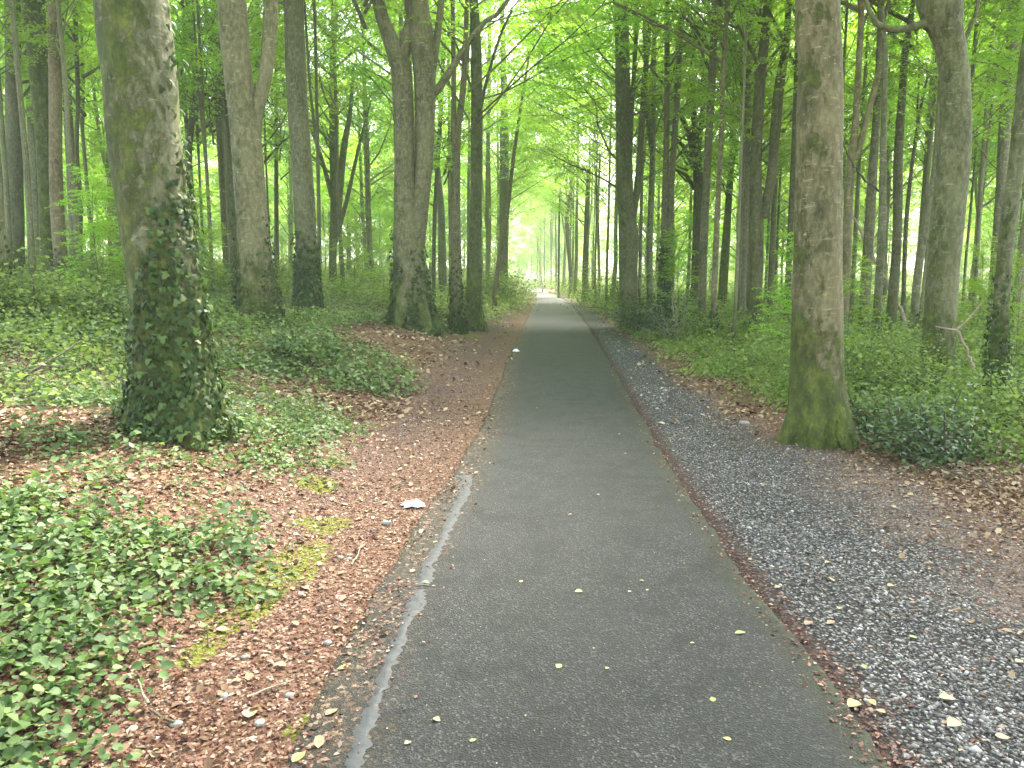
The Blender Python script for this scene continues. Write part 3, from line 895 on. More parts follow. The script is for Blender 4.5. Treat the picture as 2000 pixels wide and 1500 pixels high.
tree('beech_tree', [[(1398, 0, 14), (1393, 110, 14), (1386, 235, 15), (1380, 350, 15), (1375, 465, 16), (1369, 648, 19)]], 21, 'slender dark trunk leaning slightly right, fifth from the path', (.9, .88, .7), .45, None, 0, crown='HIGH')
tree('beech_tree', [[(1421, 0, 9), (1413, 140, 9), (1408, 280, 9), (1399, 465, 11), (1398, 680, 17)]], 19, 'thin light brown trunk with dark ivied foot', (1.2, 1.05, .85), .25, generic_ivy(1.2), 500, .08, 'HIGH')
tree('beech_tree', [[(1440, 100, 8), (1432, 260, 12), (1424, 380, 13), (1412, 560, 18)]], 32, 'bright moss green trunk leaning behind thin light brown one', (.95, 1.25, .6), .95)
tree('beech_tree', [[(1470, 0, 10), (1462, 170, 12), (1456, 330, 14), (1451, 465, 16), (1446, 612, 20)]], 23, 'grey trunk left of the Y-shaped twin beech', (1, .98, .85), .4)
tree('beech_tree', [[(1500, 0, 16), (1492, 90, 18), (1482, 200, 20), (1476, 330, 22), (1478, 420, 25), (1477, 520, 26), (1473, 655, 30)],
      [(1541, 0, 11), (1535, 90, 14), (1522, 170, 19), (1514, 260, 20), (1506, 350, 19), (1490, 425, 20)]], 20, 'Y-shaped twin beech left of the thick right-hand trunk', (.88, .85, .65), .5, generic_ivy(1.0), 400, .08, 'HIGH')
tree('beech_tree', [[(1530, 0, 8), (1524, 200, 9), (1512, 400, 10), (1503, 620, 12)]], 26, 'thin stem directly behind the Y-shaped twin beech', (.95, .9, .7), .4)
tree('beech_tree', [[(1558, 0, 6), (1553, 200, 8), (1545, 420, 11), (1532, 672, 15)]], 19.5, 'thin dark stem just left of the thick right-hand trunk', (.7, .7, .55), .4, crown='HIGH')
def r11ivy(h, s, f): return np.clip((.55 - h) * 2, 0, 1) * (s > .1) * .6
R11 = tree('beech_tree', [[(1597, 0, 80), (1602, 110, 78), (1601, 230, 82), (1598, 400, 88), (1596, 560, 93), (1595, 700, 99), (1596, 800, 108), (1600, 872, 116)]], 7.25,
     'thickest right-hand trunk with bright moss on its foot beside the gravel', (1.12, .98, .76), .50, r11ivy, 120, .04, 'HIGH', flare=.32)
tree('beech_tree', [[(1684, 0, 10), (1678, 110, 11), (1671, 240, 13), (1659, 350, 17), (1652, 560, 16), (1650, 700, 19)], [(1724, 60, 9), (1714, 150, 12), (1698, 210, 12), (1685, 262, 12), (1670, 310, 12)]], 17,
     'pale slim forked trunk immediately right of the thick right-hand trunk', (1.3, 1.12, .88), .3, generic_ivy(1.5), 500, .07, 'HIGH')
tree('beech_tree', [[(1722, 0, 10), (1716, 150, 13), (1711, 240, 14), (1704, 340, 17), (1697, 465, 19), (1687, 680, 24)]], 17.5, 'straight grey trunk, second right of the thick right-hand trunk', (1.05, 1, .82), .35, crown='HIGH')
tree('beech_tree', [[(1722, 20, 8), (1729, 110, 10), (1727, 200, 11), (1724, 350, 13), (1722, 465, 15), (1728, 715, 17)]], 14.8, 'slim speckled stem crossing in front of grey trunk, fallen pole beside', (.95, .95, .78), .4, generic_ivy(1.3), 350, .07, 'HIGH')
tree('beech_tree', [[(1784, 0, 9), (1768, 100, 13), (1761, 200, 14), (1754, 320, 17), (1752, 465, 17), (1740, 640, 20)]], 18, 'dark trunk behind the leaning dead pole', (.8, .78, .6), .4, crown='HIGH')
tree('beech_tree', [[(1838, 60, 4), (1812, 150, 5), (1795, 230, 6), (1778, 350, 7), (1768, 470, 8), (1764, 620, 9)], [(1790, 60, 4), (1795, 140, 4), (1790, 240, 4)]], 21, 'thin forked sapling stem left of the bent thick trunk', (.8, .75, .6), .4, crown=None)
tree('beech_tree', [[(1834, 240, 6), (1826, 320, 9), (1815, 400, 12), (1802, 470, 15), (1790, 560, 15), (1785, 680, 18)]], 15.5, 'leaning stem hugging the left side of the bent thick trunk', (1.05, 1, .85), .3, generic_ivy(1.2), 300, .07, crown=None)
R18 = tree('beech_tree', [[(1835, 0, 74), (1846, 50, 60), (1859, 110, 52), (1866, 200, 53), (1863, 320, 57), (1850, 430, 58), (1840, 560, 58), (1832, 700, 60), (1824, 780, 74)],
      [(1688, -10, 7), (1697, 20, 9), (1712, 46, 11), (1751, 59, 12), (1790, 50, 14), (1832, 40, 17)],
      [(1912, 0, 6), (1900, 40, 8), (1886, 75, 8), (1872, 130, 9)]], 10.8,
     'thick bent trunk with a crooked side branch on the right', (1.0, .98, .75), .45, generic_ivy(.9), 300, .06, 'HIGH')
tree('beech_tree', [[(1985, 0, 22), (1976, 100, 21), (1965, 200, 20), (1956, 370, 20), (1945, 520, 20), (1938, 640, 22)]], 19, 'pale trunk behind the ivied one at the right edge', (1.3, 1.25, 1.05), .2, crown='HIGH')
tree('beech_tree', [[(2028, 0, 32), (2010, 110, 31), (1996, 230, 29), (1981, 350, 27), (1966, 465, 27), (1955, 600, 28), (1946, 750, 33), (1938, 872, 38)]], 9.0, 'ivied leaning trunk at the right edge of the picture', (.92, .92, .7), .5,
     generic_ivy(2.2), 1500, .055, 'HIGH')
tree('beech_tree', [[(2036, 200, 12), (2012, 380, 14), (1996, 500, 16), (1982, 640, 17)]], 17, 'pinkish pale stem in the right edge corner behind ivied trunk', (1.4, 1.3, 1.1), .1, crown='HIGH')
tree('beech_tree', [[(2120, 0, 60), (2110, 300, 60), (2105, 700, 64)]], 12.5, 'trunk at the very right, mostly outside the picture', (1, 1, .8), .4, crown='HIGH')
tree('beech_tree', [[(-70, 0, 80), (-55, 300, 84), (-30, 600, 95)]], 10, 'ivied foot peeping in at the left edge', (1, 1, .8), .5, generic_ivy(2.0), 900, .06, 'HIGH')
# near the path, farther on
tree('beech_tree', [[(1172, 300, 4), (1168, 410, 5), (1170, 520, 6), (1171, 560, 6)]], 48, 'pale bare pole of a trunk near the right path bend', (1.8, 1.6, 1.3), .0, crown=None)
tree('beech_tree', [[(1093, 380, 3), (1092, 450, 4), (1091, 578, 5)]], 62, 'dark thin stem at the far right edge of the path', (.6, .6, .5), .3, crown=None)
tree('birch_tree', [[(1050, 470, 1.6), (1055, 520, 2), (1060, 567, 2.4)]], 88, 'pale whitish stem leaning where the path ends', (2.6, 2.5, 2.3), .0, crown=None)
tree('beech_tree', [[(1150, 330, 8), (1146, 430, 10), (1143, 530, 12), (1143, 560, 13)]], 52, 'dark trunk group front, above bright bushes right of the path', (.75, .8, .6), .5)
tree('beech_tree', [[(1112, 380, 6), (1108, 450, 7), (1116, 545, 9)]], 66, 'curved trunk above bright bushes at the path bend', (.8, .8, .6), .4)
# ------------------------------------------------------------------ the wood behind
random.seed(11)
placed = list(TREES)
def inview(x, y, m=0.0):
    return abs(x) < (y * .70 + 4 + m)
cand = []
def try_place(n, y0, y1, mind, kind, cl):
    k = t = 0
    while k < n and t < 6000:
        t += 1
        y = random.uniform(y0, y1)
        x = random.uniform(-.72 * y - 3, .72 * y + 3)
        l, r = lx(y) - x, x - rx(y)
        if max(l, r) < cl: continue
        if any((x - a) ** 2 + (y - b) ** 2 < mind ** 2 for a, b in placed): continue
        placed.append((x, y))
        cand.append((float(x), float(y), kind))
        k += 1
for yy in (24, 31, 34, 38, 42, 46, 50, 59, 69, 54, 63, 73, 84, 96, 108, 118, 128, 140, 152):      # trees lining the path whose limbs arch over it
    for sd_ in (-1, 1):
        y_ = yy + random.uniform(-2.5, 2.5)
        x_ = float(lx(y_) - random.uniform(2.6, 3.8)) if sd_ < 0 else float(rx(y_) + gw(y_) + random.uniform(.6, 1.8))
        if all((x_ - a) ** 2 + (y_ - b) ** 2 > 1.0 ** 2 for a, b in placed):
            placed.append((x_, y_)); cand.append((x_, y_, 'ARCH'))
for x_, y_ in ((-4.6, .5), (5.2, 1.5), (-5.2, -5.5), (5.5, -4.5)):     # unseen trees beside and behind the viewer, added to shade the near path
    placed.append((x_, y_)); cand.append((x_, y_, 'ARCH'))
try_place(38, 24, 40, 2.1, 'MID', 3.6)
try_place(48, 38, 62, 2.6, 'FULL', 3.4)
try_place(46, 62, 98, 3.0, 'FULL', 3.0)
try_place(34, 55, 98, 2.6, 'LOW', 4.6)
try_place(62, 98, 175, 3.6, 'LOW', 1.8)
for x, y in ((1.5, 172), (6.5, 180), (-2, 205), (11, 168), (3.5, 196), (8, 210), (-6, 190), (14, 190), (4.2, 162), (9, 158), (12, 178), (1, 186), (6, 171), (16, 170), (7.5, 150), (9.5, 140)):
    cand.append((x, y, 'LOW'))
def far_label(x, y):
    s = 'left' if x < lx(y) else 'right'
    if y < 10: return 'unseen beech beside or behind the viewer, added for shade', 'unseen beeches around the viewer'
    if y > 160: return 'distant beech closing the view where the path bends away', 'distant beeches closing the view'
    if y < 38: return f'slender beech standing a few rows back in the {s} wood', f'slender beeches a few rows back on the {s}'
    if y < 62: return f'middle-distance beech with bright layered leaves in the {s} wood', f'middle-distance beeches on the {s}'
    return f'far-off beech blurred among pale green leaves on the {s}', f'far-off beeches on the {s}'
for i, (x, y, kind) in enumerate(cand):
    lab, grp = far_label(x, y)
    root = empty('beech_tree', (x, y, float(gz(x, y))), lab, 'tree', grp)
    sc = random.uniform(.36, .85) * (1.0 if y < 60 else 1.15)
    t = random.uniform(1.0, 1.75)
    colr = (t * random.uniform(.9, 1.05), t * random.uniform(.98, 1.08), t * random.uniform(.7, .9), random.uniform(.3, .75))
    link('trunk', random.choice(BG_TRUNK), root, (0, 0, 0), random.uniform(0, 6.28), (sc, sc, 1.3 if kind == 'ARCH' and i % 2 and y > 30 else 1.0), colr)
    src = dict(HIGH=HIGH, MID=MID, FULL=FULL, LOW=LOW, ARCH=ARCH)[kind]
    mbr, ml = random.choice(src)
    rz = random.uniform(0, 6.28)
    zs = random.uniform(.92, 1.2) * (1.5 if y > 95 else 1.55 if kind == 'ARCH' and i % 2 and y > 30 else 1.0)
    link('branches', mbr, root, (0, 0, 0), rz, (1, 1, zs), colr)
    link('crown', ml, root, (0, 0, 0), rz, (1, 1, zs))

for i in range(52):                                             # thin poles between the nearer trunks, mostly on the right
    for _ in range(60):
        y = random.uniform(15, 34)
        x = random.uniform(rx(y) + gw(y) + 1.6, .70 * y) if i % 3 else random.uniform(-.68 * y, lx(y) - 5)
        if all((x - a) ** 2 + (y - b) ** 2 > .9 ** 2 for a, b in placed): break
    placed.append((x, y))
    s = 'left' if x < lx(y) else 'right'
    root = empty('young_beech', (x, y, float(gz(x, y))), f'thin pole of a young beech rising between the thicker trunks on the {s}', 'young tree', f'thin beech poles on the {s}')
    sc = random.uniform(.24, .42)
    t = random.uniform(.8, 1.25)
    link('trunk', random.choice(BG_TRUNK), root, (0, 0, 0), random.uniform(0, 6.28), (sc, sc, 1.0), (t, t, t * .8, .4))
    mbr, ml = random.choice(SAP)
    rz = random.uniform(0, 6.28)
    link('branches', mbr, root, (0, 0, 3.5), rz, (.9, .9, 1.1), (t, t, t * .8, .4))
    link('crown', ml, root, (0, 0, 3.5), rz, (.9, .9, 1.1))

# saplings and leafy young beeches near the ground
k = 0
sap = []
while len(sap) < 46 and k < 4000:
    k += 1
    y = random.uniform(26, 95)
    x = random.uniform(-.7 * y, .7 * y)
    l, r = lx(y) - x, x - rx(y)
    if max(l, r) < 2.2 or any((x - a) ** 2 + (y - b) ** 2 < 2.2 ** 2 for a, b in sap): continue
    sap.append((x, y))
k = 0
while len(sap) < 68 and k < 4000:
    k += 1
    y = random.uniform(11, 26)
    x = random.uniform(rx(y) + gw(y) + 1.2, .68 * y) if k % 3 else random.uniform(-.66 * y, lx(y) - 4.5)
    if any((x - a) ** 2 + (y - b) ** 2 < .9 ** 2 for a, b in sap + placed): continue
    sap.append((x, y))
for x, y in sap:
    s = 'left' if x < lx(y) else 'right'
    root = empty('young_beech', (x, y, float(gz(x, y)) - .1), f'leafy young beech in the {s} understorey', 'young tree', f'leafy young beeches in the {s} understorey')
    mbr, ml = random.choice(SAP)
    rz, sc = random.uniform(0, 6.28), random.uniform(.6, 1.1) * (1 if y > 26 else .42)
    tk = MB(); V, F = tube(smooth_path([(0, 0, -.2), (.06, .02, 2.0), (-.04, .05, 4), (.05, 0, 6.2)], .6), np.linspace(.035, .01, len(smooth_path([(0, 0, -.2), (.06, .02, 2.0), (-.04, .05, 4), (.05, 0, 6.2)], .6))), 6); tk.add(V, F)
    if 'SAPT' not in globals():
        o_ = tk.build('stem', M_BARK, smooth=True); SAPT = o_.data; bpy.data.objects.remove(o_)
    link('stem', SAPT, root, (0, 0, 0), rz, (sc,) * 3, (.9, .9, .7, .4))
    link('branches', mbr, root, (0, 0, 0), rz, (sc,) * 3, (.9, .9, .7, .4))
    link('crown', ml, root, (0, 0, 0), rz, (sc,) * 3)

# ------------------------------------------------------------------ ground cover
VB = [ground(u, v) for u, v in ((300, 1480), (330, 1400), (395, 1250), (440, 1190), (520, 1090), (600, 990), (650, 930), (690, 900), (715, 850), (745, 790), (800, 715))]
VY = [0] + [q[1] for q in VB] + [13.5, 16, 19, 22, 30, 60]
VL = [float(lx(VB[0][1]) - VB[0][0])] + [float(lx(q[1]) - q[0]) for q in VB] + [3.1, 3.1, 2.4, 1.7, .5, .3]
def cover_density(x, y):
    l, r = lx(y) - x, x - rx(y)
    n = fbm(x * .8 + 3, y * .8, 51)
    n2 = fbm(x * .3, y * .3, 55)
    # left: bare litter strip near the path, patchy near the camera, closed farther off
    e = np.interp(y, VY, VL)
    dL = np.clip((l - e + (n - .5) * 1.2) * 2.2, 0, 1) * np.clip(.12 + (n - .42) * 5.0 + np.clip(l - 1.9, 0, 3) * .22 + np.clip((y - 9) * .08, 0, .5) + np.clip((4.2 - y) * .5, 0, .6) + np.clip((y - 5.5) * .2, 0, .3), 0, 1)
    e2 = gw(y) + np.interp(y, [0, 5, 7.5, 9, 12, 30], [.9, .8, .35, .3, .2, .0])
    dR = np.clip((r - e2 + (n - .5) * .8) * 2.5, 0, 1) * np.clip(.55 + (n - .4) * 2 + (r - e2) * .2, 0, 1)
    return np.where(l > 0, dL, np.where(r > 0, dR, 0))

def scatter(n, y0, y1, dens, pw=1.0):
    y = y0 + (y1 - y0) * rng.random(n) ** pw
    x = rng.uniform(-1, 1, n) * (y * .70 + 1.0)
    k = rng.random(n) < dens(x, y)
    return x[k], y[k]

def far_from_trunks(x, y, d=.3):
    k = np.ones(len(x), bool)
    for a, b in TREES:
        k &= (x - a) ** 2 + (y - b) ** 2 > d * d
    return k

# small patches of leaves (each one plant) as positions + matrices
def plant_patch(n, Rr, H, leaf, tilt):
    a = rng.uniform(0, 2 * PI, n)
    r = Rr * np.sqrt(rng.random(n))
    z = H * (1 - (r / Rr) ** 2 * .7) * rng.uniform(.25, 1, n)
    P = np.stack([r * np.cos(a), r * np.sin(a), z], 1)
    M = frames(rand_norm(n, tilt) + np.stack([np.cos(a), np.sin(a), 0 * a], 1) * .35, rng.uniform(0, 2 * PI, n))
    return P, M, leaf * rng.uniform(.6, 1.3, n)

def cover(name, label, n, y0, y1, pw, npl, Rr, H, leaf, mat, T=LEAF5, TF=LEAF5F, tilt=.5, hs=(.6, 1.4), dens=cover_density, sel=None, hfn=None):
    x, y = scatter(n, y0, y1, dens, pw)
    if sel is not None:
        k = sel(x, y); x, y = x[k], y[k]
    mb = MB()
    kinds = [plant_patch(npl, Rr, H, leaf, tilt) for _ in range(10)]
    wh = rng.integers(0, 10, len(x))
    z = gz(x, y)
    for k, (P, M, s) in enumerate(kinds):
        m = wh == k
        if not m.any(): continue
        xs, ys_, zs = x[m], y[m], z[m]
        sc = rng.uniform(*hs, m.sum())
        hz = sc if hfn is None else sc * hfn(xs, ys_)
        az = rng.uniform(0, 2 * PI, m.sum())
        c, s_ = np.cos(az), np.sin(az)
        Rz = np.zeros((m.sum(), 3, 3)); Rz[:, 0, 0] = c; Rz[:, 0, 1] = -s_; Rz[:, 1, 0] = s_; Rz[:, 1, 1] = c; Rz[:, 2, 2] = 1
        Q = np.einsum('aij,kj->aki', Rz, P)
        Q[..., :2] *= sc[:, None, None]
        Q[..., 2] *= hz[:, None]
        Q[..., 0] += xs[:, None]; Q[..., 1] += ys_[:, None]
        Q[..., 2] += gz(Q[..., 0], Q[..., 1])
        MM = np.einsum('aij,kjl->akil', Rz, M).reshape(-1, 3, 3)
        base = rng.random(len(xs)) * .45
        rr = np.clip(base[:, None] + rng.random((len(xs), npl)) * .6, 0, 1).ravel()
        V, F, r = bake(T, TF, Q.reshape(-1, 3), MM, np.tile(s, len(xs)), rr)
        mb.add(V, F, r)
    o = mb.build(name, mat)
    return tag(o, label, None, None, 'stuff')

left = lambda x, y: x < lx(y)
right = lambda x, y: x > rx(y)
# near, left: ivy and bramble leaves among the litter
cover('bramble_cover', 'low bramble and ivy leaves creeping over the near left litter', 9500, 1.3, 10, 1.25, 14, .16, .12, .036, M_COVER, LEAF8, LEAF8F, .55, sel=left)
cover('bramble_cover', 'taller bramble sprigs among the near left ivy', 1500, 1.3, 10, 1.25, 15, .14, .26, .05, M_COVER, LEAF5, LEAF5F, .6, sel=left)
cover('bramble_cover', 'bramble and ivy mat on the left bank between the trunks', 9000, 9, 26, 1.1, 16, .30, .24, .07, M_COVER, sel=left, tilt=.6)
cover('bramble_cover', 'paler knee-high bramble growth on the left bank', 5200, 5.0, 26, 1.0, 20, .32, .36, .06, M_UNDER, sel=lambda x, y: (lx(y) - x > 3.2) & (fbm(x * .6, y * .6, 91) > .42), tilt=.7)
cover('undergrowth', 'soft green undergrowth closing the left wood floor', 9000, 22, 80, 1.2, 20, .75, .65, .15, M_UNDER, LEAF4, LEAF4F, sel=left, tilt=.7)
cover('undergrowth', 'bright leafy undergrowth between the trunks on the right', 7500, 3.6, 14, 1.1, 18, .26, .42, .055, M_UNDER, LEAF5, LEAF5F, .75, sel=right, hfn=lambda x, y: np.clip((x - rx(y) - gw(y)) * .7, .3, 1.15))
cover('undergrowth', 'mid-green undergrowth behind the gravel verge on the right', 8500, 12, 30, 1.1, 18, .4, .6, .08, M_UNDER, LEAF5, LEAF5F, .8, sel=right, hfn=lambda x, y: np.clip((x - rx(y) - gw(y)) * .5, .3, 1.5))
cover('undergrowth', 'pale green undergrowth deep in the right wood', 9000, 28, 90, 1.2, 20, .8, .8, .16, M_UNDER, LEAF4, LEAF4F, .7, sel=right)

cover('undergrowth', 'hazy pale undergrowth at the far end of the wood', 8000, 80, 190, 1.0, 20, 1.7, 2.6, .32, M_UNDER, LEAF4, LEAF4F, .8, hs=(.6, 1.5))

# ------------------------------------------------------------------ shrubs
def shrub(name, x, y, Rr, H, nleaf, leaf, mat, label, cat='shrub', group=None, stems=7, stemmat=None, low=.05):
    z = float(gz(x, y))
    root = empty(name, (x, y, z), label, cat, group)
    tb = MB(); pos = []
    for i in range(stems):
        az = random.uniform(0, 6.28)
        q = branch_pts((random.uniform(-.1, .1) * Rr, random.uniform(-.1, .1) * Rr, -.05), az, random.uniform(.5, 1.4), math.hypot(Rr, H) * random.uniform(.7, 1.0), 5, up=-.25, wob=.2)
        V, F = tube(q, np.linspace(.012 + .008 * H, .004, len(q)), 5); tb.add(V, F)
        for j in range(3):
            k = random.randint(1, 4)
            q2 = branch_pts(q[k], az + random.uniform(-1.5, 1.5), random.uniform(-.1, .8), H * .45, 4, up=-.2, wob=.25)
            V, F = tube(q2, np.linspace(.006, .003, len(q2)), 4); tb.add(V, F)
            pos += [q2[1], q2[2], q2[3], q2[4]]
        pos += [q[2], q[3], q[4], q[5]]
    tb.build('stems', stemmat or M_TWIG, root, smooth=True)
    pos = np.array(pos)
    idx = rng.integers(0, len(pos), nleaf)
    P = pos[idx] + rng.normal(0, .11 * H + .03, (nleaf, 3)) * np.array([1.3 * Rr / H, 1.3 * Rr / H, .8])
    P[:, 2] = np.maximum(P[:, 2], low * rng.random(nleaf) + .02)
    M = frames(rand_norm(nleaf, .75), rng.uniform(0, 6.28, nleaf))
    V, F, r = bake(LEAF5, LEAF5F, P, M, leaf * rng.uniform(.6, 1.3, nleaf), rng.random(nleaf))
    mesh_np('foliage', V, F, mat, root, r)
    return root

def gp(u, v):
    q = ground(u, v); return float(q[0]), float(q[1])
x, y = gp(1262, 652); shrub('evergreen_shrub', x, y + .8, 1.2, 1.0, 5200, .075, M_HOLLY, 'dark mounded shrub beside the gravel at the right of the path')
x, y = gp(1330, 668); shrub('bare_shrub', x, y + .4, .8, 1.5, 1500, .06, M_HOLLY, 'twiggy shrub with pale bare stems beside the dark mound', stems=9, stemmat=M_PALETWIG)
x, y = gp(1440, 680); shrub('leafy_shrub', x, y + .8, .9, .9, 2400, .06, M_UNDER, 'light green shrub in front of the slender right trunks')
x, y = gp(1545, 700); shrub('leafy_shrub', x + .2, y + 1.2, .8, .7, 1800, .06, M_UNDER, 'low fresh green shrub left of the thick right trunk')
x, y = gp(1830, 905); shrub('evergreen_shrub', x, y + .35, .42, .42, 1500, .05, M_HOLLY, 'small dark glossy bush at the foot of the right undergrowth')
x, y = gp(1880, 800); shrub('leafy_shrub', x, y + .5, 1.0, .8, 3000, .055, M_UNDER, 'tall layered bright shrub between bent trunk and ivied trunk')
x, y = gp(1700, 800); shrub('leafy_shrub', x + .1, y + .8, .8, .7, 2600, .05, M_UNDER, 'feathery green shrub just right of the thick mossy trunk')
x, y = gp(1980, 860); shrub('leafy_shrub', x + .3, y + .3, .7, .8, 2200, .05, M_UNDER, 'yellowish green shrub at the right edge under the ivied trunk')
x, y = gp(1760, 860); shrub('leafy_shrub', x, y + .3, .5, .4, 1300, .045, M_COVER, 'low mid-green shrub behind the litter on the right verge')
x, y = gp(1920, 930); shrub('evergreen_shrub', x, y + .5, .45, .55, 1300, .045, M_HOLLY, 'dark bush under the ivied trunk near the right edge')
for u, v, dx, Rr, H, lab in ((1180, 612, 1.4, 2.0, 1.7, 'bright rounded bush spilling toward the path, right side'), (1150, 596, 1.3, 2.0, 2.0, 'pale green bush at the right of the far path'),
                             (1195, 600, 3.2, 2.2, 2.2, 'tall pale bush behind the rounded bright bush'), (1100, 580, 1.0, 2.2, 1.6, 'small sunny bush where the path bends right'),
                             (985, 605, -1.7, 1.5, 1.0, 'bright low bush at the left edge of the far path'), (1010, 590, -2.9, 2.0, 1.6, 'layered pale bush left of the far path'),
                             (960, 598, -1.6, 1.8, 1.8, 'green bush behind the thin leaning stem'), (1020, 578, -4.6, 3, 2.6, 'high leafy bush where the path turns left')):
    q = flat(u, v); yy = min(q[1], 95)
    xx = (rx(yy) + gw(yy) * .5 + dx) if dx > 0 else (lx(yy) + dx)
    shrub('leafy_shrub', float(xx), float(yy), Rr, H, 3000, .11, M_UNDER, lab, stems=10)
for u, v, Rr, H, lab in ((150, 610, .9, .7, 'pale green bramble bush below the reddish left trunk'), (60, 640, .9, .7, 'pale bramble bush at the left picture edge'), (520, 560, 1.2, .8, 'bramble bush behind the forked pale beech'),
                         (700, 570, 1.3, .9, 'bramble bush between speckled and twin-stemmed beeches'), (420, 560, 1.2, .8, 'bramble bush right of the thick ivy trunk'), (215, 640, .6, .5, 'bramble tuft left of the thick ivy trunk'),
                         (640, 700, .45, .3, 'low bramble tuft among litter right of forked beech'), (560, 720, .5, .3, 'low ivy tuft in front of the forked beech')):
    x, y = gp(u, v); shrub('bramble_bush', x, y + .2, Rr, H, int(2600 * max(Rr, .5)), .07 if y > 9 else .055, M_COVER if H < .6 else M_UNDER, lab, 'bramble')

# ------------------------------------------------------------------ leaf litter, crumbs, gravel
def litter_density(x, y):
    l, r = lx(y) - x, x - rx(y)
    n = fbm(x * 1.5, y * 1.5, 61)
    dL = np.interp(l, [-.25, 0, .5, 1.1, 1.6, 4, 8], [0, .06, .14, .4, 1, 1, .8]) * np.clip(.5 + (n - .45) * 2.4, .12, 1)
    e2 = gw(y)
    dR = np.interp(r - e2, [-1.5, -.6, -.1, .4, 1, 3], [0.005, .04, .35, 1, .8, .5]) * np.clip(.5 + (n - .45) * 2, .1, 1)
    return np.where(l > -.2, dL, np.where(r > 0, dR, 0))
def litter(name, label, n, y0, y1, pw, size, mat, dens, T=CURL, TF=CURLF, tilt=.45, lift=.01, rp=1.0):
    x, y = scatter(n, y0, y1, dens, pw)
    z = np.maximum(gz(x, y), np.where((x > lx(y)) & (x < rx(y)), pathz(x, y), -9)) + lift * rng.random(len(x))
    M = frames(rand_norm(len(x), tilt), rng.uniform(0, 6.28, len(x)))
    V, F, r = bake(T, TF, np.stack([x, y, z], 1), M, size * rng.uniform(.5, 1.3, len(x)), rng.random(len(x)) ** rp)
    return tag(mesh_np(name, V, F, mat, None, r), label, None, None, 'stuff')
litter('leaf_litter', 'dry curled brown beech leaves covering the near forest floor', 85000, 1.4, 9, 1.2, .042, M_LITTER, litter_density)
litter('leaf_litter', 'brown leaf litter under the trees farther off', 60000, 8, 28, 1.1, .075, M_LITTER, litter_density)
def crumb_density(x, y):
    l, r = lx(y) - x, x - rx(y)
    dL = np.interp(l, [-.4, -.28, -.05, .05, .8, 1.6, 2.5], [0, .10, .55, 1, 1, .7, .2]) * np.where(l < 0, np.clip(fbm(x * 3, y * 3, 66) * 3 - .9, .05, 1), 1)
    dR = np.interp(r, [-.12, 0, .08, .2], [0, .5, .35, .06]) + np.clip(1 - np.abs(r - gw(y) + .3) / .9, 0, 1) * .5
    return np.where(l > -.5, dL, np.where(r > -.2, dR, 0))
litter('leaf_crumbs', 'brown leaf crumbs and bud scales along the path edges', 200000, 1.8, 14, 1.35, .022, M_DEBRIS, crumb_density, LEAF4, LEAF4F, .55, .008, 1.25)

litter('leaf_crumbs', 'tiny specks of leaf and bark strewn over the asphalt', 5000, 1.9, 16, 1.3, .011, M_LITTER, lambda x, y: np.where((x > lx(y)) & (x < rx(y)), .35 + .65 * np.clip(1 - np.minimum(x - lx(y), rx(y) - x) / .35, 0, 1), 0), LEAF4, LEAF4F, .3, .003)

OCT = np.array([[1, 0, 0], [0, 1, 0], [-1, 0, 0], [0, -1, 0], [0, 0, .7], [0, 0, -.7]], float)
OCTF = np.array([[0, 1, 4], [1, 2, 4], [2, 3, 4], [3, 0, 4], [1, 0, 5], [2, 1, 5], [3, 2, 5], [0, 3, 5]])
N = NT('gravel_stone')
N.l(N.ramp(N.attr('rnd'), (0, (.045, .040, .038)), (.4, (.125, .112, .108)), (.8, (.24, .22, .213)), (1, (.50, .47, .46))), N.b.inputs['Base Color'])
N.b.inputs['Roughness'].default_value = .55
M_GRAVEL = N.m
def gravel(label, n, y0, y1, pw, size, dens):
    x, y = scatter(n, y0, y1, dens, pw)
    m = len(x)
    z = gz(x, y) + .001
    A = rng.normal(0, 1, (m, 3, 3)) * .22 + np.eye(3)
    s = size * np.exp(rng.normal(0, .35, m))
    V, F, r = bake(OCT, OCTF, np.stack([x, y, z], 1), A, s, rng.random(m) ** 1.25)
    return tag(mesh_np('gravel', V, F, M_GRAVEL, None, r), label, None, None, 'stuff')
def gravR(x, y):
    r = x - rx(y)
    n = fbm(x * 1.7, y * 1.2, 71)
    return np.where(r > .03, np.clip((gw(y) - r + .2 + (n - .5)) * 2, 0, 1) * np.interp(r, [.03, .12, .3, .9, 1.6, 3], [.1, .3, 1, .9, .6, .25]) * np.clip(.5 + (n - .4) * 2.5, .25, 1), 0)
gravel('loose grey gravel on the right-hand verge', 150000, 1.9, 11, 1.35, .0066, gravR)
gravel('coarser gravel on the right-hand verge farther along', 45000, 9, 24, 1.1, .013, gravR)
def gravL(x, y):
    l = lx(y) - x
    return np.where(l > .05, np.interp(l, [.05, .3, .9, 1.5, 2], [.2, .5, .5, .15, 0]) * np.clip(fbm(x * 2, y * 1.2, 72) * 2.4 - .7, .02, 1) * np.interp(y, [3, 6, 9, 20], [.35, .8, 1.6, 1.6]), 0)
gravel('scattered small stones on the left-hand verge', 60000, 1.9, 20, 1.2, .009, gravL)

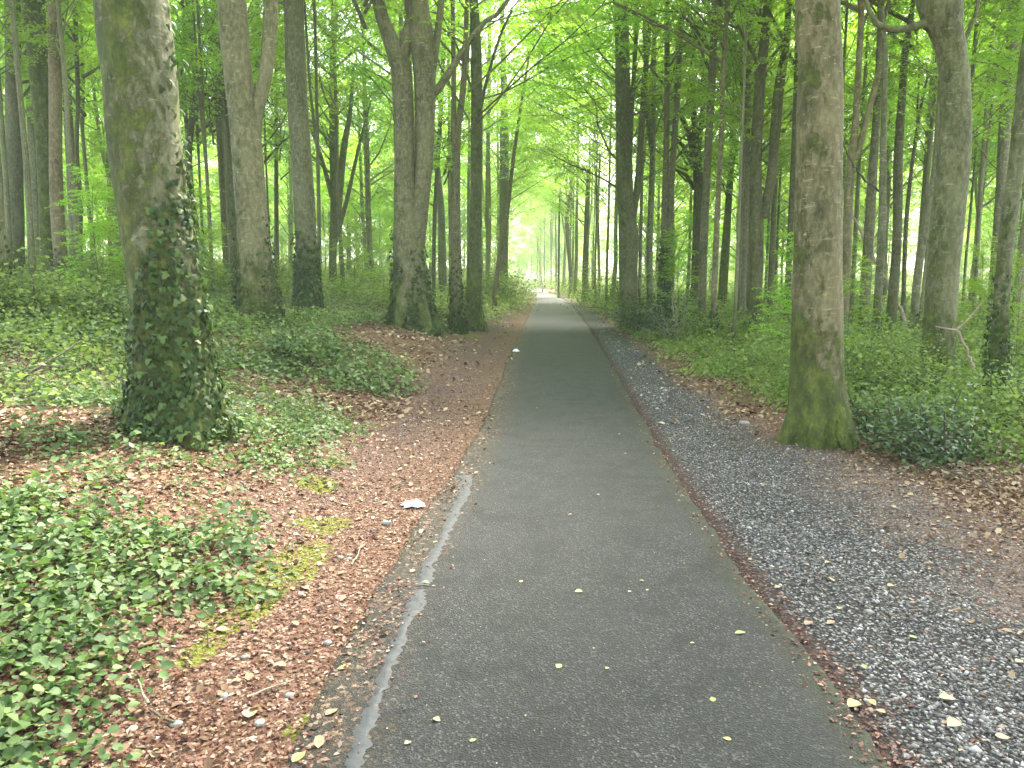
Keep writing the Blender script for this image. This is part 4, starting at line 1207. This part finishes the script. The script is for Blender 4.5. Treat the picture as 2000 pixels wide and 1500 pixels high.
# ------------------------------------------------------------------ single fallen leaves on the asphalt and gravel
FL = [(1168, 967, 1.2, .3, 'small pale leaf on the asphalt beyond the top of the grey seam'), (1113, 1005, 1, .5, 'tiny tan leaf in the middle of the path'), (1018, 1136, 1, .4, 'small yellow leaf left of centre on the asphalt'),
      (1130, 1156, 1.6, .1, 'curled yellow-green leaf near the middle of the path'), (1253, 1135, .9, .3, 'uppermost of three small leaves on the right half of the path'),
      (1264, 1153, .9, .5, 'rightmost of three small leaves on the right half of the path'), (1230, 1156, .9, .6, 'leftmost of three small leaves on the right half of the path'),
      (1092, 1302, 1.3, .2, 'olive yellow leaf low in the middle of the path'), (1186, 1306, .8, .2, 'tiny leaf fleck right of the olive yellow leaf'), (1446, 1237, 1.9, .1, 'bright pale green leaf near the right edge of the asphalt'),
      (1352, 1257, .8, .4, 'small leaf left of the bright pale green leaf'), (853, 1407, 1.2, .6, 'ochre leaf at the lower left of the asphalt'), (797, 1452, 1, .7, 'orange speck of leaf near the bottom of the path'),
      (924, 1447, 1, .2, 'grey-green leaf near the bottom centre of the path'), (1392, 1367, 1.1, .1, 'round yellow leaf low on the right half of the path'), (1420, 1444, 1.1, .2, 'yellow leaf nearest the bottom right of the asphalt'),
      (1210, 848, 1.3, .4, 'small leaf midway up the path'), (1221, 886, .9, .8, 'curled brown leaf midway up the path'), (1048, 797, 1.2, .5, 'pale leaf on the path well ahead'),
      (1580, 1218, 2.2, .95, 'curled pink-brown leaf on the gravel edge'), (1622, 1217, 2.0, .95, 'pinkish leaf beside the curled pink-brown one'), (1667, 1377, 2.4, .35, 'large yellow leaf at the asphalt edge, bottom right'),
      (1703, 1373, 1.6, .15, 'green leaf next to the large yellow leaf'), (1720, 1390, 1.4, .8, 'peach leaf just below the green leaf on gravel'), (1862, 1415, 2.4, .6, 'largest pale ragged leaf on the gravel, bottom right'),
      (1850, 1365, 2.2, .75, 'tan oval leaf above the pale ragged leaf'), (1740, 1145, 1.5, .2, 'yellow-green leaf high on the near gravel'), (1616, 1099, 1.6, .6, 'tan leaf on the upper gravel'),
      (1640, 1189, 1.4, .4, 'ochre leaf between gravel stones above the pinkish leaf'), (1783, 1245, 1.4, .05, 'fresh green-yellow leaf in the middle of the gravel'), (1688, 1303, 1.2, .02, 'bright green leaf on the dark gravel'),
      (1518, 1147, 1.5, .65, 'buff leaf on the mossy asphalt edge'), (1991, 1292, 1.6, .4, 'yellow leaf at the right picture edge'), (1958, 1440, 1.8, .9, 'orange brown leaf near the bottom right corner'),
      (648, 1392, 2.0, .9, 'orange brown leaf at the left edge of the asphalt'), (670, 1305, 1.9, .15, 'light green leaf on the dirty left edge'), (584, 1480, 2.2, .02, 'green leaf near the bottom left of the asphalt'),
      (806, 1116, 1.6, .6, 'ochre leaf on the dirt beside the grey seam'), (830, 1139, 1.6, .35, 'pale leaf lying across the break in the grey seam'), (850, 1059, 1.3, .5, 'small leaf on the grey seam'),
      (435, 1230, 2.2, .6, 'cream leaf lying by the moss on the left'), (488, 1394, 2.6, .6, 'large cream leaf on the left litter near stones'), (548, 1300, 2.0, .55, 'folded cream leaf on the left crumbs')]
Nn = NT('fallen_leaf_skin'); oi_ = Nn.n('ObjectInfo')
Nn.l(oi_.outputs['Color'], Nn.b.inputs['Base Color']); Nn.b.inputs['Roughness'].default_value = .5
M_FALL = Nn.m
pal = [(.30, .36, .10), (.45, .42, .14), (.48, .40, .20), (.52, .38, .20), (.42, .20, .11)]
for u, v, s, cpos, lab in FL:
    q = flat(u, v, .02)
    inside = lx(q[1]) < q[0] < rx(q[1])
    z = float(pathz(q[0], q[1])) if inside else float(gz(q[0], q[1])) + .008
    q = flat(u, v, z)
    a, b = random.uniform(0, 6.28), random.uniform(.05, .35)
    m = 5
    tt = np.linspace(0, 1, 9)
    wd = np.sin(PI * tt ** .8) * random.uniform(.28, .40) + .01
    lat = np.linspace(-1, 1, m)
    cu = random.uniform(.1, .45)
    V = np.stack([lat[None] * wd[:, None], np.repeat(tt[:, None] - .5, m, 1), cu * (lat[None] * wd[:, None]) ** 2 * 3 + .25 * cu * (tt[:, None] - .5) ** 2 * (1 + .3 * lat[None])], -1).reshape(-1, 3)
    V[:, 2] -= V[:, 2].min()
    ii = (np.arange(8)[:, None] * m + np.arange(m - 1)[None])
    size = .026 * s
    o = mesh_np('fallen_leaf', V * size, np.stack([ii, ii + 1, ii + m + 1, ii + m], -1).reshape(-1, 4), M_FALL, smooth=True)
    o.location = (q[0], q[1], z + .003)
    o.rotation_euler = (random.uniform(-.12, .12), random.uniform(-.12, .12), a)
    k = cpos * 4; i0 = min(int(k), 3); f = k - i0
    o.color = (*[.8 * (pal[i0][j] * (1 - f) + pal[i0 + 1][j] * f) for j in range(3)], 1)
    tag(o, lab, 'leaf', 'single fallen leaves on the path and verges')

# crumpled white tissues
def tissue(u, v, L, W, H, label, seed):
    q = ground(u, v); x, y = q[0], q[1]
    n = 22
    a = np.linspace(-1, 1, n); A, B = np.meshgrid(a, a)
    ang, rad = np.arctan2(B, A), np.maximum(np.abs(A), np.abs(B))
    lobe = .45 + .75 * noise(np.cos(ang) * 2.2 + 4, np.sin(ang) * 2.2 + 4, 0, seed)
    rx_, ry_ = np.cos(ang) * rad * lobe * L / 1.7, np.sin(ang) * rad * lobe * W / 1.7
    fold = np.abs(noise(A * 2.5, B * 2.5, 0, seed + 1) - .5) * 1.6 + np.abs(noise(A * 5 + B * 3, B * 6, 0, seed + 2) - .5) * .9
    hgt = fold * np.clip(1.05 - rad ** 3, 0, 1)
    V = np.stack([rx_, ry_, hgt * H + .002], -1).reshape(-1, 3)
    ii = (np.arange(n - 1)[:, None] * n + np.arange(n - 1)[None])
    o = mesh_np('paper_tissue', V, np.stack([ii, ii + 1, ii + n + 1, ii + n], -1).reshape(-1, 4), M_PAPER)
    z = float(gz(x, y)) + .012
    if lx(y) < x < rx(y): z = float(pathz(x, y)) + .002
    o.location = (x, y, z)
    tag(o, label, 'tissue', 'white paper litter')
tissue(806, 990, .165, .12, .045, 'crumpled white tissue on the left crumbs beside the grey seam', 5)
tissue(1007, 690, .17, .16, .07, 'white scrap of paper on the left path edge well ahead', 15)

# stones
def stone(u, v, s, label):
    q = ground(u, v)
    import bmesh
    bm = bmesh.new(); bmesh.ops.create_icosphere(bm, subdivisions=2, radius=1)
    sd_ = random.random() * 50
    for vv in bm.verts:
        k = 1 + .5 * (float(noise(vv.co.x * 1.3 + sd_, vv.co.y * 1.3, vv.co.z * 1.3)) - .5)
        vv.co = Vector((vv.co.x * 1.25 * k, vv.co.y * k, vv.co.z * .62 * k)) * s
    me = bpy.data.meshes.new('stone'); bm.to_mesh(me); bm.free()
    me.polygons.foreach_set('use_smooth', np.ones(len(me.polygons), bool))
    me.materials.append(M_STONE)
    o = bpy.data.objects.new('stone', me); S.collection.objects.link(o)
    o.location = (q[0], q[1], float(gz(q[0], q[1])) + s * .25); o.rotation_euler = (0, 0, random.uniform(0, 6))
    tag(o, label, 'stone', 'small pale stones on the verges')
for u, v, s, lab in ((438, 1362, .016, 'round grey pebble beside the long fallen twig'), (506, 1415, .018, 'pale pebble below the long fallen twig'), (564, 1361, .016, 'grey pebble at the right end of the long fallen twig'),
                     (344, 1417, .018, 'speckled pebble at the foot of the bent pale twig'), (664, 1091, .018, 'white pebble right of the bright moss'), (682, 1093, .015, 'small white pebble next to the pebble by the moss'),
                     (478, 1286, .014, 'pale pebble between moss and crumbs'), (1452, 829, .048, 'flat pale stone at the outer edge of the gravel'), (755, 1024, .03, 'dark lump of wood-like stone below the tissue'), (640, 1258, .016, 'light pebble on left crumbs near the asphalt')):
    stone(u, v, s, lab)

# twigs and poles
def stick(name, pts, rad, label, mat, D=None, lift=.01, forks=(), cat='twig', group=None):
    P = [at(u, v, D) if D else ground(u, v) + np.array([0, 0, lift]) for u, v in pts] if not (D and isinstance(D, (list, tuple))) else [at(u, v, d) for (u, v), d in zip(pts, D)]
    O = P[-1].copy()
    q = smooth_path(np.array(P) - O, max(.03, np.linalg.norm(P[0] - P[-1]) / 25))
    q = q + rng.normal(0, rad * .35, q.shape)
    mb = MB(); V, F = tube(q, np.linspace(rad * .55, rad, len(q)), 7, lump=.08, seed=3); mb.add(V, F)
    for (k, (dx, dy, dz)) in forks:
        s = q[int(k * (len(q) - 1))]
        fq = smooth_path([s, s + np.array([dx, dy, dz]) * .5 + rng.normal(0, .01, 3), s + np.array([dx, dy, dz])], .03)
        V, F = tube(fq, np.linspace(rad * .6, rad * .25, len(fq)), 5); mb.add(V, F)
    o = mb.build(name, mat, smooth=True)
    o.location = O
    return tag(o, label, cat, group)
stick('fallen_twig', [(576, 1338), (530, 1352), (482, 1372)], .004, 'long pale twig lying on the left crumbs', M_PALETWIG, lift=.02)
stick('fallen_twig', [(270, 1342), (282, 1375), (290, 1392)], .006, 'bent pale twig at the edge of the near brambles', M_PALETWIG, lift=.03)
stick('fallen_twig', [(290, 1392), (318, 1408), (342, 1418)], .006, 'dark lower piece beside the bent pale twig', M_TWIG, lift=.015)
stick('fallen_twig', [(135, 1437), (90, 1452), (46, 1468)], .005, 'grey twig under the ivy leaves at bottom left', M_PALETWIG, lift=.04)
stick('fallen_twig', [(404, 1222), (408, 1262), (409, 1304)], .004, 'upright reddish stalk near the moss', M_TWIG, D=[3.05, 3.0, 2.95])
stick('fallen_twig', [(706, 1068), (698, 1090), (686, 1108)], .004, 'thin pale twig right of the white pebbles', M_PALETWIG, lift=.015)
stick('fallen_twig', [(821, 948), (790, 948), (765, 953)], .006, 'dark twig lying above the tissue', M_TWIG, lift=.015)
stick('fallen_twig', [(596, 1052), (575, 1065), (562, 1082)], .005, 'reddish twig across the moss', M_TWIG, lift=.02)
stick('fallen_twig', [(1366, 884), (1352, 876), (1345, 872)], .006, 'short dark twig on the dark side of the gravel', M_TWIG, lift=.01)
stick('fallen_twig', [(1995, 905), (1986, 925), (1984, 950)], .012, 'pale broken stick standing at the right picture edge', M_PALETWIG, D=[5.9, 5.9, 5.9])
stick('fallen_branch', [(1740, 898), (1800, 912), (1850, 930), (1900, 952)], .010, 'long thin branch lying along the right litter edge', M_TWIG, lift=.05, forks=((.4, (.2, .1, .08)), (.7, (.25, -.15, .02))))
stick('fallen_branch', [(1880, 925), (1915, 948), (1950, 985)], .009, 'forked brown stick on the litter at the right', M_TWIG, lift=.05, forks=((.5, (.22, .05, .06)),))
stick('dead_pole', [(1658, 400), (1672, 432), (1692, 472), (1713, 513), (1735, 560), (1758, 605), (1776, 655)], .05, 'leaning pinkish dead pole between the right trunks', M_DEADLOG, D=[19.5, 19.3, 19, 18.7, 18.4, 18.1, 17.8], cat='dead pole')
stick('dead_pole', [(1870, 645), (1890, 690), (1905, 725), (1925, 760)], .025, 'broken leaning sapling pole left of the ivied right-edge trunk', M_DEADLOG, D=[9.9, 9.8, 9.7, 9.6], forks=((.02, (.35, .1, .35)), (.02, (-.25, .05, .05))), cat='dead pole')
stick('hanging_branch', [(1642, 268), (1660, 310), (1684, 345), (1720, 374)], .028, 'thin dark branch hanging between two slim right trunks', M_TWIG, D=[16.4, 16.6, 16.8, 17], cat='branch')
stick('dry_stem', [(160, 665), (120, 690), (75, 718), (40, 745), (15, 790)], .012, 'arching dry stem among the brambles at left', M_TWIG, D=[7.0, 6.8, 6.6, 6.5, 6.4], cat='stem', forks=((.5, (.3, .1, -.02)),))

# ------------------------------------------------------------------ the walker far down the path
def skin(name, joints, edges, rad, mat, parent, sub=1):
    me = bpy.data.meshes.new(name)
    me.from_pydata(joints, edges, [])
    me.materials.append(mat)
    o = bpy.data.objects.new(name, me); S.collection.objects.link(o); o.parent = parent
    md = o.modifiers.new('skin', 'SKIN'); md.use_smooth_shade = True
    for i, r in enumerate(rad):
        me.skin_vertices[0].data[i].radius = (r, r)
    me.skin_vertices[0].data[0].use_root = True
    o.modifiers.new('sub', 'SUBSURF').levels = sub
    o.modifiers['sub'].render_levels = sub
    return o
def plain(name, c, r=.8):
    N = NT(name); N.b.inputs['Base Color'].default_value = (*c, 1); N.b.inputs['Roughness'].default_value = r; return N.m
SKINM, TOPM, JEANM, HAIRM, SHOEM = plain('skin', (.45, .28, .2)), plain('dark_jacket', (.03, .02, .022)), plain('pale_jeans', (.28, .36, .48)), plain('brown_hair', (.05, .03, .02)), plain('white_shoes', (.6, .6, .62))
def walker(x, y, label, top, trousers, stride, h=1.0):
    z = float(pathz(x, y)) if lx(y) < x < rx(y) else float(gz(x, y))
    root = empty('person', (x, y, z), label, 'person')
    J = [(0, 0, .95), (0, 0, 1.15), (0, 0, 1.38), (0, 0, 1.48), (0, -.01, 1.58), (0, -.01, 1.68),
         (-.18, 0, 1.40), (-.23, .04, 1.14), (-.22, -.06, .92), (-.22, -.1, .83), (.18, 0, 1.40), (.23, -.04, 1.14), (.22, -.12, .93), (.22, -.16, .85),
         (-.09, 0, .92), (-.1, -stride * .5, .50), (-.1, -stride * .4, .09), (-.1, -stride * .4 - .14, .04), (.09, 0, .92), (.1, stride * .35, .50), (.1, stride * 1.1, .11), (.1, stride * 1.1 - .14, .04)]
    E = [(0, 1), (1, 2), (2, 3), (3, 4), (4, 5), (2, 6), (6, 7), (7, 8), (8, 9), (2, 10), (10, 11), (11, 12), (12, 13), (0, 14), (14, 15), (15, 16), (16, 17), (0, 18), (18, 19), (19, 20), (20, 21)]
    Rd = [.13, .12, .14, .055, .09, .075, .06, .042, .032, .035, .06, .042, .032, .035, .085, .06, .042, .04, .085, .06, .042, .04]
    skin('body', J, E, Rd, SKINM, root)
    T = J[:4] + J[6:9] + J[10:13]
    skin('jacket', T, [(0, 1), (1, 2), (2, 3), (2, 4), (4, 5), (5, 6), (2, 7), (7, 8), (8, 9)], [.16, .145, .165, .07, .08, .058, .045, .08, .058, .045], top, root)
    T = [J[0]] + J[14:17] + J[18:21]
    skin('trousers', T, [(0, 1), (1, 2), (2, 3), (0, 4), (4, 5), (5, 6)], [.15, .105, .08, .062, .105, .08, .062], trousers, root)
    skin('hair', [(0, .03, 1.70), (0, .03, 1.62), (0, .04, 1.54)], [(0, 1), (1, 2)], [.085, .10, .07], HAIRM, root)
    for i, j in ((16, 17), (20, 21)):
        skin('shoe', [J[i][:2] + (.05,), J[j][:2] + (.04,)], [(0, 1)], [.055, .05], SHOEM, root)
    root.scale = (h, h, h)
    return root
walker(3.35, 112, 'walker in dark top and pale jeans far down the path', TOPM, JEANM, .25)

# ------------------------------------------------------------------ the air
hz = NT('haze_air')
hz.t.nodes.remove(hz.b)
pv = hz.n('VolumePrincipled')
pv.inputs['Color'].default_value = (.9, .97, .86, 1)
pv.inputs['Density'].default_value = HAZE
pv.inputs['Anisotropy'].default_value = .2
hz.l(pv.outputs[0], hz.out.inputs['Volume'])
bx = np.array([(x_, y_, z_) for x_ in (-400, 400) for y_ in (-60, 640) for z_ in (-3, 24)], float)
hb = mesh_np('haze', bx, np.array([[0, 1, 3, 2], [4, 6, 7, 5], [0, 4, 5, 1], [2, 3, 7, 6], [0, 2, 6, 4], [1, 5, 7, 3]]), hz.m)
tag(hb, kind='stuff')

# ------------------------------------------------------------------ tidy up
bpy.context.view_layer.update()
